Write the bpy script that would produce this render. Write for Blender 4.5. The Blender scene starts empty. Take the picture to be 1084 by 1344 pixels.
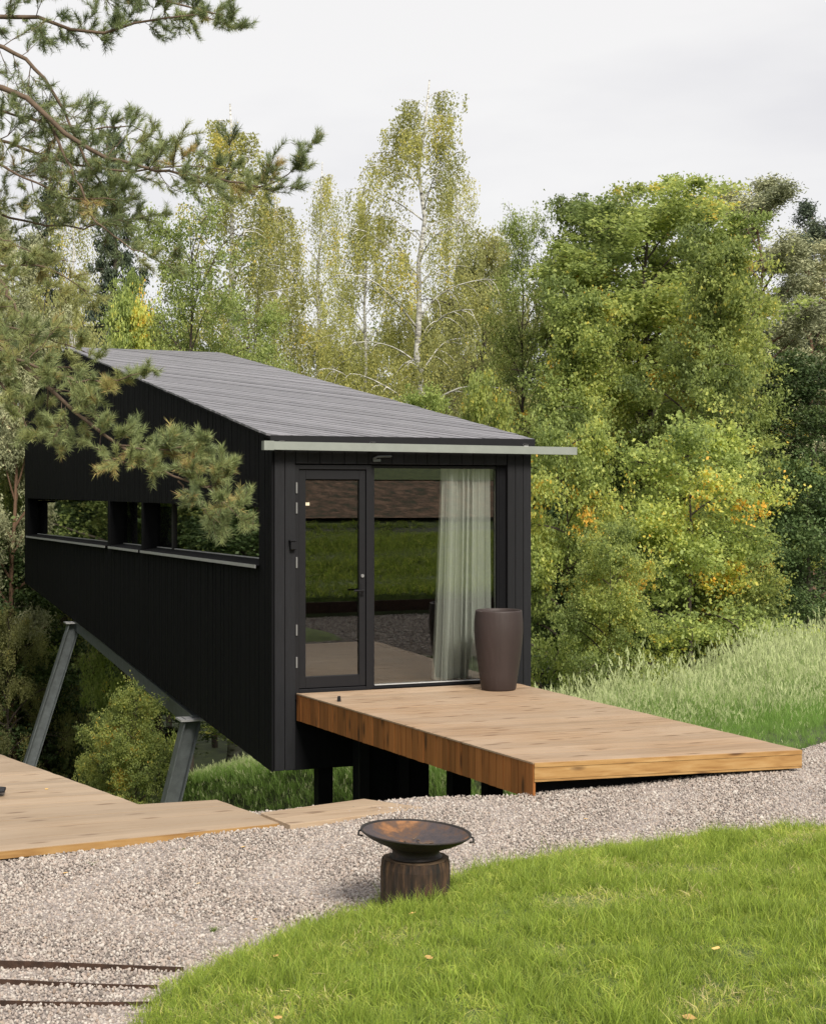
import bpy, math, random
import numpy as np
from mathutils import Vector, Matrix
random.seed(7); rng = np.random.default_rng(7)
R = math.radians
S = bpy.context.scene
COL = S.collection

# ------------------------------------------------------------------ camera
TH = -0.38
CAM = np.array([-4.52, -14.416, 1.957])
FW = np.array([-math.sin(TH), math.cos(TH)]); RT = np.array([math.cos(TH), math.sin(TH)])
cd = bpy.data.cameras.new('camera'); cam = bpy.data.objects.new('camera', cd); COL.objects.link(cam)
cam.location = CAM; cam.rotation_euler = (R(90), 0, TH)
cd.sensor_fit = 'HORIZONTAL'; cd.sensor_width = 36; cd.lens = 36 * 2000 / 1084
cd.shift_y = -22 / 1084; cd.clip_start = .1; cd.clip_end = 2000
S.camera = cam

def ray(x, y):                       # survey helper: a direction in the place
    d = FW + RT * (x - 542) / 2000
    return np.array([d[0], d[1], -(y - 650) / 2000])
def on_z(x, y, z): r = ray(x, y); return CAM + r * (z - CAM[2]) / r[2]
def on_v(x, y, v): r = ray(x, y); return CAM + r * (v - CAM[1]) / r[1]
def on_u(x, y, u): r = ray(x, y); return CAM + r * (u - CAM[0]) / r[0]
def at(x, y, F): return CAM + ray(x, y) * F

# ------------------------------------------------------------------ sky, sun, exposure
SUNV = Vector((.02, -.9, .80)).normalized()
w = bpy.data.worlds.new('World'); S.world = w; w.use_nodes = True
nt = w.node_tree; nt.nodes.clear()
def N(nt, t, **k):
    n = nt.nodes.new(t)
    for a, b in k.items():
        if a[0] == '_': n.inputs[a[1:]].default_value = b
        else: setattr(n, a, b)
    return n
out = N(nt, 'ShaderNodeOutputWorld')
sky = N(nt, 'ShaderNodeTexSky', sky_type='NISHITA', sun_disc=False,
        sun_elevation=math.asin(SUNV.z), sun_rotation=math.atan2(SUNV.x, SUNV.y))
b1 = N(nt, 'ShaderNodeBackground'); b1.inputs['Strength'].default_value = .09
b2 = N(nt, 'ShaderNodeBackground'); b2.inputs['Strength'].default_value = .54
tc = N(nt, 'ShaderNodeTexCoord'); mp = N(nt, 'ShaderNodeMapping'); mp.inputs['Scale'].default_value = (1.6, 1.6, 6)
mp.inputs['Location'].default_value = (.7, .2, .5)
nz = N(nt, 'ShaderNodeTexNoise'); nz.inputs['Scale'].default_value = 1.5; nz.inputs['Detail'].default_value = 5
rp = N(nt, 'ShaderNodeValToRGB')
rp.color_ramp.elements[0].position = .3; rp.color_ramp.elements[0].color = (.80, .785, .81, 1)
rp.color_ramp.elements[1].position = .62; rp.color_ramp.elements[1].color = (1.0, .98, .965, 1)
mx = N(nt, 'ShaderNodeMixShader'); mx.inputs[0].default_value = .93
L = nt.links.new
L(tc.outputs['Generated'], mp.inputs[0]); L(mp.outputs[0], nz.inputs['Vector']); L(nz.outputs[0], rp.inputs[0])
L(rp.outputs[0], b2.inputs['Color']); L(sky.outputs[0], b1.inputs['Color'])
L(b1.outputs[0], mx.inputs[1]); L(b2.outputs[0], mx.inputs[2]); L(mx.outputs[0], out.inputs[0])
sd = bpy.data.lights.new('sun', 'SUN'); sd.energy = 3.0; sd.angle = R(20); sd.color = (1, .935, .83)
sun = bpy.data.objects.new('sun', sd); COL.objects.link(sun); sun.location = (5, -10, 20)
sun.rotation_euler = (-SUNV).to_track_quat('-Z', 'Y').to_euler()
S.view_settings.view_transform = 'Standard'; S.view_settings.look = 'None'
S.view_settings.gamma = 1; S.view_settings.use_curve_mapping = False
S.view_settings.exposure = .82
try:
    S.cycles.max_bounces = 7; S.cycles.transparent_max_bounces = 12
    S.cycles.use_adaptive_sampling = True; S.cycles.sample_clamp_indirect = 4
except Exception: pass

# ------------------------------------------------------------------ materials
def new_mat(name):
    m = bpy.data.materials.new(name); m.use_nodes = True
    m.node_tree.nodes.clear(); return m, m.node_tree
def ramp(nt, stops):
    r = N(nt, 'ShaderNodeValToRGB'); e = r.color_ramp.elements
    while len(e) > 1: e.remove(e[-1])
    e[0].position = stops[0][0]; e[0].color = (*stops[0][1], 1)
    for p, c in stops[1:]:
        x = e.new(p); x.color = (*c, 1)
    return r
def basic(name, col, rough=.6, metal=0, nscale=20, namp=.25, bump=.0, bscale=None, stretch=(1, 1, 1), rnd=.0, spec=.5, stops=None, rot=0):
    m, nt = new_mat(name); L = nt.links.new
    o = N(nt, 'ShaderNodeOutputMaterial'); p = N(nt, 'ShaderNodeBsdfPrincipled')
    p.inputs['Roughness'].default_value = rough; p.inputs['Metallic'].default_value = metal
    p.inputs['Specular IOR Level'].default_value = spec
    tc = N(nt, 'ShaderNodeTexCoord'); mp = N(nt, 'ShaderNodeMapping'); mp.inputs['Scale'].default_value = stretch
    oi = N(nt, 'ShaderNodeObjectInfo'); sc = N(nt, 'ShaderNodeVectorMath', operation='SCALE'); sc.inputs[0].default_value = (37, 53, 71)
    L(oi.outputs['Random'], sc.inputs['Scale']); ad = N(nt, 'ShaderNodeVectorMath', operation='ADD')
    L(tc.outputs['Object'], ad.inputs[0]); L(sc.outputs[0], ad.inputs[1])
    rm = N(nt, 'ShaderNodeMapping'); rm.inputs['Rotation'].default_value = (0, 0, rot); L(ad.outputs[0], rm.inputs[0])
    L(rm.outputs[0], mp.inputs[0])
    nz = N(nt, 'ShaderNodeTexNoise'); nz.inputs['Scale'].default_value = nscale; nz.inputs['Detail'].default_value = 6
    nz.inputs['Roughness'].default_value = .65
    L(mp.outputs[0], nz.inputs['Vector'])
    c = np.array(col)
    if stops is None: stops = [(.25, tuple(c * (1 - namp))), (.5, tuple(c)), (.75, tuple(np.minimum(c * (1 + namp), .95)))]
    rp = ramp(nt, stops); L(nz.outputs[0], rp.inputs[0])
    cur = rp.outputs[0]
    if rnd:
        hs = N(nt, 'ShaderNodeHueSaturation'); mr = N(nt, 'ShaderNodeMapRange')
        mr.inputs['To Min'].default_value = 1 - rnd; mr.inputs['To Max'].default_value = 1 + rnd
        L(oi.outputs['Random'], mr.inputs[0]); L(mr.outputs[0], hs.inputs['Value']); L(cur, hs.inputs['Color']); cur = hs.outputs[0]
    L(cur, p.inputs['Base Color'])
    if bump:
        n2 = N(nt, 'ShaderNodeTexNoise'); n2.inputs['Scale'].default_value = bscale or nscale * 2; n2.inputs['Detail'].default_value = 4
        L(mp.outputs[0], n2.inputs['Vector'])
        b = N(nt, 'ShaderNodeBump'); b.inputs['Strength'].default_value = bump; b.inputs['Distance'].default_value = .01
        L(n2.outputs[0], b.inputs['Height']); L(b.outputs[0], p.inputs['Normal'])
    L(p.outputs[0], o.inputs[0])
    m['p'] = 1
    return m
def wood(name, c1, c2, c3, knot, along='x', rough=.55, rnd=.12, knots=True, weather=None):
    """planed boards: grain stretched along the board, knots, board to board variation"""
    m, nt = new_mat(name); L = nt.links.new
    o = N(nt, 'ShaderNodeOutputMaterial'); p = N(nt, 'ShaderNodeBsdfPrincipled'); p.inputs['Roughness'].default_value = rough
    p.inputs['Specular IOR Level'].default_value = .35
    tc = N(nt, 'ShaderNodeTexCoord'); oi = N(nt, 'ShaderNodeObjectInfo')
    sc = N(nt, 'ShaderNodeVectorMath', operation='SCALE'); sc.inputs[0].default_value = (37, 53, 71)
    L(oi.outputs['Random'], sc.inputs['Scale']); ad = N(nt, 'ShaderNodeVectorMath', operation='ADD')
    L(tc.outputs['Object'], ad.inputs[0]); L(sc.outputs[0], ad.inputs[1])
    st = {'x': (.9, 14, 14), 'y': (14, .9, 14), 'z': (14, 14, .9)}[along]
    mp = N(nt, 'ShaderNodeMapping'); mp.inputs['Scale'].default_value = st; L(ad.outputs[0], mp.inputs[0])
    nz = N(nt, 'ShaderNodeTexNoise'); nz.inputs['Scale'].default_value = 2.2; nz.inputs['Detail'].default_value = 7; nz.inputs['Distortion'].default_value = .4
    L(mp.outputs[0], nz.inputs['Vector'])
    rp = ramp(nt, [(.28, c1), (.5, c2), (.72, c3)]); L(nz.outputs[0], rp.inputs[0]); cur = rp.outputs[0]
    if weather:
        wn = N(nt, 'ShaderNodeTexNoise'); wn.inputs['Scale'].default_value = 1.1; wn.inputs['Detail'].default_value = 4
        L(tc.outputs['Object'], wn.inputs['Vector'])
        wr = N(nt, 'ShaderNodeMapRange'); wr.inputs['From Min'].default_value = .38; wr.inputs['From Max'].default_value = .62; wr.inputs['To Max'].default_value = .75
        L(wn.outputs[0], wr.inputs[0])
        wm = N(nt, 'ShaderNodeMixRGB'); wm.inputs[2].default_value = (*weather, 1); L(wr.outputs[0], wm.inputs[0]); L(cur, wm.inputs[1]); cur = wm.outputs[0]
    if knots:
        ks = {'x': (2.4, 9, 9), 'y': (9, 2.4, 9), 'z': (9, 9, 2.4)}[along]
        m2 = N(nt, 'ShaderNodeMapping'); m2.inputs['Scale'].default_value = ks; L(ad.outputs[0], m2.inputs[0])
        vo = N(nt, 'ShaderNodeTexVoronoi'); vo.inputs['Scale'].default_value = 1.0; L(m2.outputs[0], vo.inputs['Vector'])
        mr = N(nt, 'ShaderNodeMapRange'); mr.inputs['From Min'].default_value = .10; mr.inputs['From Max'].default_value = .24
        mr.inputs['To Min'].default_value = .85; mr.inputs['To Max'].default_value = 0
        L(vo.outputs['Distance'], mr.inputs[0])
        mi = N(nt, 'ShaderNodeMixRGB'); mi.inputs[2].default_value = (*knot, 1); L(mr.outputs[0], mi.inputs[0]); L(cur, mi.inputs[1]); cur = mi.outputs[0]
    hs = N(nt, 'ShaderNodeHueSaturation'); mr = N(nt, 'ShaderNodeMapRange')
    mr.inputs['To Min'].default_value = 1 - rnd; mr.inputs['To Max'].default_value = 1 + rnd
    L(oi.outputs['Random'], mr.inputs[0]); L(mr.outputs[0], hs.inputs['Value']); L(cur, hs.inputs['Color']); cur = hs.outputs[0]
    L(cur, p.inputs['Base Color'])
    b = N(nt, 'ShaderNodeBump'); b.inputs['Strength'].default_value = .25; b.inputs['Distance'].default_value = .004
    L(nz.outputs[0], b.inputs['Height']); L(b.outputs[0], p.inputs['Normal'])
    L(p.outputs[0], o.inputs[0]); return m
def leafmat(name, stops, trans=.35, val=.2, rough=.55):
    m, nt = new_mat(name); L = nt.links.new
    o = N(nt, 'ShaderNodeOutputMaterial')
    at_ = N(nt, 'ShaderNodeAttribute', attribute_name='tint'); oi = N(nt, 'ShaderNodeObjectInfo')
    rp = ramp(nt, stops); L(at_.outputs['Fac'], rp.inputs[0])
    hs = N(nt, 'ShaderNodeHueSaturation'); mr = N(nt, 'ShaderNodeMapRange')
    mr.inputs['To Min'].default_value = 1 - val; mr.inputs['To Max'].default_value = 1 + val
    L(oi.outputs['Random'], mr.inputs[0]); L(mr.outputs[0], hs.inputs['Value']); L(rp.outputs[0], hs.inputs['Color'])
    p = N(nt, 'ShaderNodeBsdfPrincipled'); p.inputs['Roughness'].default_value = rough; p.inputs['Specular IOR Level'].default_value = .3
    t = N(nt, 'ShaderNodeBsdfTranslucent'); mx = N(nt, 'ShaderNodeMixShader'); mx.inputs[0].default_value = trans
    L(hs.outputs[0], p.inputs['Base Color']); br = N(nt, 'ShaderNodeHueSaturation'); br.inputs['Value'].default_value = 1.35; L(hs.outputs[0], br.inputs['Color']); L(br.outputs[0], t.inputs['Color'])
    L(p.outputs[0], mx.inputs[1]); L(t.outputs[0], mx.inputs[2]); L(mx.outputs[0], o.inputs[0]); return m
def glassmat(name, refl=1.5, tint=(.82, .86, .84)):
    m, nt = new_mat(name); L = nt.links.new
    o = N(nt, 'ShaderNodeOutputMaterial'); t = N(nt, 'ShaderNodeBsdfTransparent'); t.inputs[0].default_value = (*tint, 1)
    g = N(nt, 'ShaderNodeBsdfGlossy'); g.inputs['Roughness'].default_value = .0; g.inputs['Color'].default_value = (1, 1, 1, 1)
    f = N(nt, 'ShaderNodeFresnel'); f.inputs['IOR'].default_value = 1.52
    k = N(nt, 'ShaderNodeMath', operation='MULTIPLY', use_clamp=True); k.inputs[1].default_value = refl
    mx = N(nt, 'ShaderNodeMixShader'); L(f.outputs[0], k.inputs[0]); L(k.outputs[0], mx.inputs[0])
    L(t.outputs[0], mx.inputs[1]); L(g.outputs[0], mx.inputs[2]); L(mx.outputs[0], o.inputs[0]); return m

M = {}
M['black'] = basic('black stained boards', (.0045, .0046, .0056), .8, nscale=8, namp=.35, bump=.2, bscale=60, stretch=(6, 6, .5), rnd=.3, spec=.12)
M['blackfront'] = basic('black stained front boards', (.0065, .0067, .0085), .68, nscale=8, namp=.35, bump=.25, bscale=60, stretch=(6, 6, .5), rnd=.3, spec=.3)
M['blackmetal'] = basic('black coated metal', (.008, .008, .010), .5, 0, 12, .15, spec=.25)
M['roof'] = basic('grey weathered roof boards', (.19, .18, .19), .5, nscale=3.0, rnd=.22, bump=.5, bscale=10, stretch=(.9, 7, 5), spec=.35, rot=math.atan(1.6),
                  stops=[(.25, (.12, .118, .13)), (.45, (.17, .168, .185)), (.62, (.205, .20, .22)), (.8, (.36, .35, .37))])
M['bar'] = basic('pale grey green metal', (.235, .255, .235), .45, .1, 6, .1)
M['steel'] = basic('dull galvanised steel', (.13, .145, .15), .5, .3, 9, .3, rnd=.08)
M['alu'] = basic('bare aluminium', (.55, .55, .55), .45, .4, 10, .1)
M['satin'] = basic('satin steel', (.20, .20, .20), .5, .3, 10, .1)
M['darkin'] = basic('dark interior', (.02, .018, .016), .8, nscale=5)
M['floorin'] = basic('interior floor', (.16, .10, .06), .5, nscale=5)
M['deck'] = wood('pale larch deck boards', (.25, .16, .092), (.32, .212, .13), (.375, .26, .165), (.15, .085, .045), 'x', weather=(.36, .265, .185))
M['deckold'] = wood('weathered deck boards', (.27, .185, .12), (.33, .24, .158), (.38, .285, .195), (.16, .10, .06), 'x', weather=(.355, .27, .19))
M['fascia'] = wood('oiled brown fascia boards', (.17, .06, .016), (.235, .088, .024), (.29, .115, .034), (.035, .012, .005), 'z', rough=.45, rnd=.32)
M['fasciay'] = wood('yellow pine edge board', (.24, .125, .042), (.33, .19, .07), (.40, .255, .11), (.05, .02, .01), 'x', rough=.45)
M['planter'] = basic('brown fibre clay', (.036, .024, .022), .6, nscale=3, namp=.3, bump=.35, bscale=30, stretch=(1, 1, .15), spec=.4)
M['soil'] = basic('dark soil', (.03, .022, .015), .9, nscale=30)
M['curtain'] = basic('grey linen curtain', (.8, .8, .77), .9, nscale=50, namp=.1)
M['rustbowl'] = basic('rusted fire bowl', (.1, .05, .03), .6, .2, 5, bump=.5, bscale=30,
                      stops=[(.3, (.025, .026, .035)), (.46, (.065, .05, .05)), (.56, (.11, .06, .035)), (.65, (.26, .12, .045)), (.72, (.20, .13, .11)), (.85, (.10, .09, .10))])
M['bowlout'] = basic('sooty iron', (.02, .016, .014), .6, .3, 14, bump=.4, stops=[(.3, (.012, .011, .011)), (.6, (.025, .019, .016)), (.75, (.07, .035, .02))])
M['stump'] = basic('dark sawn log', (.06, .03, .015), .85, nscale=6, bump=1., bscale=9, stretch=(6, 6, .7),
                   stops=[(.35, (.006, .004, .003)), (.52, (.035, .018, .009)), (.72, (.12, .065, .03))])
M['stumptop'] = basic('sawn log top', (.14, .09, .05), .85, nscale=18, namp=.5, bump=.4)
M['corten'] = basic('rusted steel strip', (.05, .026, .016), .75, .2, 16, namp=.6, bump=.4)
M['glass'] = glassmat('window glass', 2.0, (.9, .92, .9))
M['glassside'] = glassmat('side window glass', .5, (.62, .68, .64))
M['bark_birch'] = basic('white birch bark', (.5, .5, .46), .7, nscale=4, stretch=(1, 1, 3.5), stops=[(.35, (.05, .045, .04)), (.45, (.34, .33, .3)), (.6, (.62, .61, .57))])
M['bark'] = basic('dark bark', (.055, .042, .032), .9, nscale=8, namp=.5, bump=.8, stretch=(2, 2, .5))
M['bark_pine'] = basic('orange pine bark', (.13, .075, .045), .9, nscale=8, namp=.5, bump=.8, stretch=(2, 2, .6))
M['twig'] = basic('brown twig bark', (.11, .075, .05), .85, nscale=20, namp=.4)
M['gravelbase'] = basic('crushed gravel bed', (.25, .22, .2), .9, nscale=60, bump=1., bscale=80, stops=[(.3, (.09, .075, .065)), (.5, (.28, .24, .22)), (.7, (.5, .46, .43))])
M['lawnbase'] = basic('lawn soil', (.07, .085, .02), .9, nscale=7, bump=.5, bscale=60, stops=[(.3, (.03, .05, .012)), (.5, (.09, .13, .022)), (.7, (.15, .19, .04))])
M['meadowbase'] = basic('meadow soil', (.06, .08, .025), .9, nscale=1.5, stops=[(.3, (.02, .025, .01)), (.5, (.045, .06, .018)), (.7, (.08, .10, .03))])
M['bankbase'] = basic('bare bank', (.12, .07, .04), .95, nscale=3, bump=.8, bscale=12, stops=[(.38, (.04, .05, .015)), (.5, (.15, .085, .045)), (.66, (.34, .20, .12))])

def st(*a): return [(p, c) for p, c in a]
M['leaf_maple'] = leafmat('maple leaves', st((0, (.15, .20, .065)), (.45, (.33, .395, .115)), (.8, (.49, .52, .14)), (.95, (.64, .54, .10)), (1, (.70, .42, .07))), .46)
M['leaf_green'] = leafmat('green leaves', st((0, (.15, .21, .065)), (.5, (.32, .385, .11)), (.85, (.36, .41, .13)), (1, (.55, .46, .10))), .35)
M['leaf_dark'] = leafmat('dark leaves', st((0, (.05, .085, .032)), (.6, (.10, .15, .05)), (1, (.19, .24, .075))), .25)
M['leaf_birch'] = leafmat('birch leaves', st((0, (.23, .25, .09)), (.5, (.41, .41, .14)), (.85, (.55, .52, .15)), (1, (.64, .50, .10))), .42)
M['leaf_olive'] = leafmat('willow leaves', st((0, (.20, .215, .09)), (.5, (.38, .39, .15)), (.85, (.52, .51, .20)), (1, (.56, .44, .12))), .38)
M['needle_dark'] = leafmat('spruce needles', st((0, (.035, .052, .036)), (.6, (.08, .105, .065)), (1, (.14, .155, .08))), .12)
M['needle_far'] = leafmat('far pine needles', st((0, (.17, .19, .11)), (.6, (.36, .37, .21)), (1, (.46, .43, .25))), .18)
M['needle'] = leafmat('pine needles', st((0, (.12, .16, .08)), (.5, (.26, .305, .125)), (.8, (.36, .355, .13)), (.93, (.40, .34, .13)), (1, (.42, .29, .13))), .22, 0)
M['grass'] = leafmat('lawn grass', st((0, (.155, .21, .035)), (.5, (.30, .40, .06)), (.85, (.52, .53, .12)), (1, (.62, .52, .28))), .4, .16)
M['meadow'] = leafmat('meadow grass', st((0, (.10, .20, .035)), (.45, (.21, .34, .07)), (.8, (.31, .42, .14)), (1, (.47, .52, .27))), .35, .2)
M['weed'] = leafmat('weeds', st((0, (.08, .13, .03)), (1, (.2, .25, .05))), .3)
M['fallen'] = basic('fallen yellow leaf', (.6, .38, .12), .7, nscale=30, namp=.2, rnd=.3)

# stones: colour per stone
m, nt_ = new_mat('gravel stones'); Ln = nt_.links.new
o_ = N(nt_, 'ShaderNodeOutputMaterial'); p_ = N(nt_, 'ShaderNodeBsdfPrincipled'); p_.inputs['Roughness'].default_value = .8
oi_ = N(nt_, 'ShaderNodeObjectInfo')
rp_ = ramp(nt_, [(0, (.16, .13, .11)), (.15, (.29, .235, .20)), (.4, (.41, .335, .285)), (.55, (.45, .345, .28)), (.72, (.48, .415, .355)), (.88, (.60, .54, .475)), (1, (.32, .22, .15))])
tc_ = N(nt_, 'ShaderNodeTexCoord'); nz_ = N(nt_, 'ShaderNodeTexNoise'); nz_.inputs['Scale'].default_value = 60
mx_ = N(nt_, 'ShaderNodeMixRGB', blend_type='MULTIPLY'); mx_.inputs[0].default_value = .5
Ln(tc_.outputs['Object'], nz_.inputs['Vector']); Ln(oi_.outputs['Random'], rp_.inputs[0]); Ln(rp_.outputs[0], mx_.inputs[1]); Ln(nz_.outputs['Color'], mx_.inputs[2])
hs_ = N(nt_, 'ShaderNodeHueSaturation'); hs_.inputs['Saturation'].default_value = .8; hs_.inputs['Value'].default_value = 1.08
Ln(mx_.outputs[0], hs_.inputs['Color']); Ln(hs_.outputs[0], p_.inputs['Base Color']); Ln(p_.outputs[0], o_.inputs[0]); M['stone'] = m

# ------------------------------------------------------------------ mesh helpers
class MB:
    def __init__(s): s.v = []; s.f = []
    def add(s, v, f):
        b = len(s.v); s.v += [tuple(map(float, p)) for p in v]; s.f += [tuple(b + i for i in q) for q in f]; return s
    def prism(s, poly, off):            # poly: coplanar points, off: extrusion vector
        n = len(poly); off = np.array(off, float); a = [np.array(p, float) for p in poly]
        return s.add(a + [p + off for p in a], [tuple(range(n))[::-1], tuple(range(n, 2 * n))] + [(i, (i + 1) % n, n + (i + 1) % n, n + i) for i in range(n)])
    def box(s, a, b, bev=0):
        (x0, y0, z0), (x1, y1, z1) = a, b
        if not bev: return s.prism([(x0, y0, z0), (x1, y0, z0), (x1, y1, z0), (x0, y1, z0)], (0, 0, z1 - z0))
        c = bev; v = []
        for z, i in ((z0, c), (z0 + c, 0), (z1 - c, 0), (z1, c)):
            v += [(x0 + i, y0 + i, z), (x1 - i, y0 + i, z), (x1 - i, y1 - i, z), (x0 + i, y1 - i, z)]
        f = [(3, 2, 1, 0), (12, 13, 14, 15)]
        for k in range(3):
            for i in range(4): f.append((4 * k + i, 4 * k + (i + 1) % 4, 4 * k + 4 + (i + 1) % 4, 4 * k + 4 + i))
        return s.add(v, f)
    def slab(s, quad, th, bev=.004):     # board with a quad top (4 pts ccw), thickness down, chamfered top edges
        q = [np.array(p, float) for p in quad]; c = sum(q) / 4
        ins = [p + (c - p) / np.linalg.norm(c - p) * bev * 1.5 for p in q]
        d = np.array((0, 0, 1.))
        v = [p for p in ins] + [p - d * bev for p in q] + [p - d * th for p in q]
        f = [(0, 1, 2, 3), (11, 10, 9, 8)]
        for k in (0, 4):
            for i in range(4): f.append((k + i, k + 4 + i, k + 4 + (i + 1) % 4, k + (i + 1) % 4))
        return s.add(v, f)
    def tube(s, pts, rad, n=8, cap=True):
        pts = [np.array(p, float) for p in pts]; k = len(pts); v = []
        up = np.array((.13, .29, .95)); 
        for i, p in enumerate(pts):
            t = pts[min(i + 1, k - 1)] - pts[max(i - 1, 0)]; t /= np.linalg.norm(t) + 1e-9
            a = np.cross(t, up)
            if np.linalg.norm(a) < .15: a = np.cross(t, (1, 0, 0))
            a /= np.linalg.norm(a); b = np.cross(t, a); r = rad[i] if hasattr(rad, '__len__') else rad
            for j in range(n):
                an = 2 * math.pi * j / n; v.append(p + r * (a * math.cos(an) + b * math.sin(an)))
        f = [(i * n + j, i * n + (j + 1) % n, (i + 1) * n + (j + 1) % n, (i + 1) * n + j) for i in range(k - 1) for j in range(n)]
        if cap: f += [tuple(range(n))[::-1], tuple(range((k - 1) * n, k * n))]
        return s.add(v, f)
    def lathe(s, prof, c=(0, 0, 0), n=40, T=None):
        v = []; k = len(prof)
        for r, z in prof:
            for j in range(n):
                an = 2 * math.pi * j / n; p = np.array((r * math.cos(an), r * math.sin(an), z))
                if T is not None: p = T @ p
                v.append(p + np.array(c))
        f = [(i * n + j, i * n + (j + 1) % n, (i + 1) * n + (j + 1) % n, (i + 1) * n + j) for i in range(k - 1) for j in range(n)]
        return s.add(v, f)
    def build(s, name, mat, parent=None, smooth=False):
        me = bpy.data.meshes.new(name); me.from_pydata(s.v, [], s.f); me.validate(); me.update()
        me.materials.append(mat)
        if smooth: me.polygons.foreach_set('use_smooth', [True] * len(me.polygons))
        return link(name, me, parent)
def link(name, me, parent=None):
    o = bpy.data.objects.new(name, me); COL.objects.link(o)
    if parent is not None:
        o.parent = parent
        w_ = Vector((0, 0, 0)); q = parent
        while q is not None: w_ += Vector(q.location); q = q.parent
        o.location = -w_
    return o
def tag(o, label=None, cat=None, group=None, kind=None):
    for k, v in (('label', label), ('category', cat), ('group', group), ('kind', kind)):
        if v: o[k] = v
    return o
def empty(name, loc, label, cat, group=None):
    o = bpy.data.objects.new(name, None); COL.objects.link(o); o.location = loc; o.empty_display_size = .2
    return tag(o, label, cat, group)
def npmesh(name, V, F, mats, tint=None, smooth=False, midx=None):
    """V (n,3); F (m,k) all the same size"""
    me = bpy.data.meshes.new(name); V = np.asarray(V, np.float32); F = np.asarray(F, np.int32); k = F.shape[1]
    me.vertices.add(len(V)); me.vertices.foreach_set('co', V.ravel())
    me.loops.add(F.size); me.loops.foreach_set('vertex_index', F.ravel())
    me.polygons.add(len(F)); me.polygons.foreach_set('loop_start', np.arange(0, F.size, k, dtype=np.int32))
    for m_ in (mats if isinstance(mats, (list, tuple)) else [mats]): me.materials.append(m_)
    if midx is not None: me.polygons.foreach_set('material_index', np.asarray(midx, np.int32))
    if tint is not None:
        a = me.attributes.new('tint', 'FLOAT', 'POINT'); a.data.foreach_set('value', np.asarray(tint, np.float32))
    if smooth: me.polygons.foreach_set('use_smooth', np.ones(len(F), bool))
    me.update(calc_edges=True); return me

# ------------------------------------------------------------------ terrain
def sstep(a, b, x): t = np.clip((x - a) / (b - a), 0, 1); return t * t * (3 - 2 * t)
LAWN = np.array([(-3.75, -10.5), (-3.3, -9.0), (-3.12, -8.1), (-2.98, -7.5), (-2.7, -7.2), (-2.35, -6.98), (-1.9, -6.72), (-1.54, -6.50), (-1.0, -6.15), (-.29, -5.84),
                 (.4, -5.74), (.88, -5.72), (1.5, -5.7), (2.1, -5.72), (2.6, -5.95), (2.85, -6.4), (2.9, -7.5), (2.8, -9.0), (2.7, -10.5), (2.7, -10.6), (60, -10.6), (60, -80), (-60, -80), (-60, -10.6), (-3.75, -10.6)])
def gz0(x): xx = min(max(x, -6), 2.4) - .4; return -.26 + (.045 if xx > 0 else .028) * xx
def survey(px_, py_):
    q = on_z(px_, py_, -.3)
    for _ in range(6): q = on_z(px_, py_, gz0(q[0]))
    return q[0], q[1]
LAWN = np.array([(-3.75, -10.5), (-3.35, -9.2)] + [survey(*p) for p in ((196, 1375), (204, 1338), (222, 1308), (262, 1285), (330, 1260), (400, 1232), (450, 1212), (500, 1193), (560, 1172), (620, 1155), (700, 1137), (800, 1122), (900, 1110), (1000, 1101), (1084, 1096), (1150, 1094))] + [(2.75, -6.3), (2.95, -7.3), (2.8, -9.0), (2.7, -10.5), (2.7, -10.6), (60, -10.6), (60, -80), (-60, -80), (-60, -10.6), (-3.75, -10.6)])
def sdist(P, poly):
    """signed distance, positive inside"""
    A = poly; B = np.roll(poly, -1, 0); d = np.full(len(P), 1e9); ins = np.zeros(len(P), bool)
    for a, b in zip(A, B):
        ab = b - a; t = np.clip(((P - a) @ ab) / (ab @ ab + 1e-12), 0, 1)
        d = np.minimum(d, np.linalg.norm(P - a - t[:, None] * ab, axis=1))
        c = ((a[1] > P[:, 1]) != (b[1] > P[:, 1]))
        xx = (b[0] - a[0]) * (P[:, 1] - a[1]) / (b[1] - a[1] + 1e-12) + a[0]
        ins ^= c & (P[:, 0] < xx)
    return np.where(ins, d, -d)
def drop_s(x, y): return (x + 2) * -.595 + (y + 4.5) * .803
def base_h(x, y):
    x = np.asarray(x, float); y = np.asarray(y, float)
    xx = np.clip(x, -6, 2.4) - .4
    z = -.26 + np.where(xx > 0, .045, .028) * xx
    yc = np.interp(x, [-14, -6, -3, -1.4, -.35, .35, 2.45, 2.9, 5, 9.2, 20, 60], [2, -2.2, -3.4, -3.95, -3.98, -4.3, -4.3, -.6, 1.3, 4.8, 12.5, 40])
    mz = sstep(2.5, 3.0, x)
    t = np.maximum(0, (y - yc) * (1 - .2 * mz))
    fall = np.interp(t, [0, .5, 2.6, 8, 25, 60, 200], [0, .3, 1.0, 2.0, 6.6, 7.5, 5])
    ym = -4.2 + .55 * (x - 2.55)
    z = z - fall - mz * (.085 + .03 * sstep(3, 6, x)) * np.clip(y - ym, 0, 3.2) + .05 * np.sin(x * 1.7 + y * .6) * sstep(1, 4, t)
    return z
def hill_h(x, y):
    t = np.maximum(0, -10.6 - np.asarray(y, float))
    return np.interp(t, [0, .02, 4, 14, 14.6, 18.5, 60, 120], [0, .30, .42, 1.02, 1.30, 2.35, 14, 16])
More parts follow.
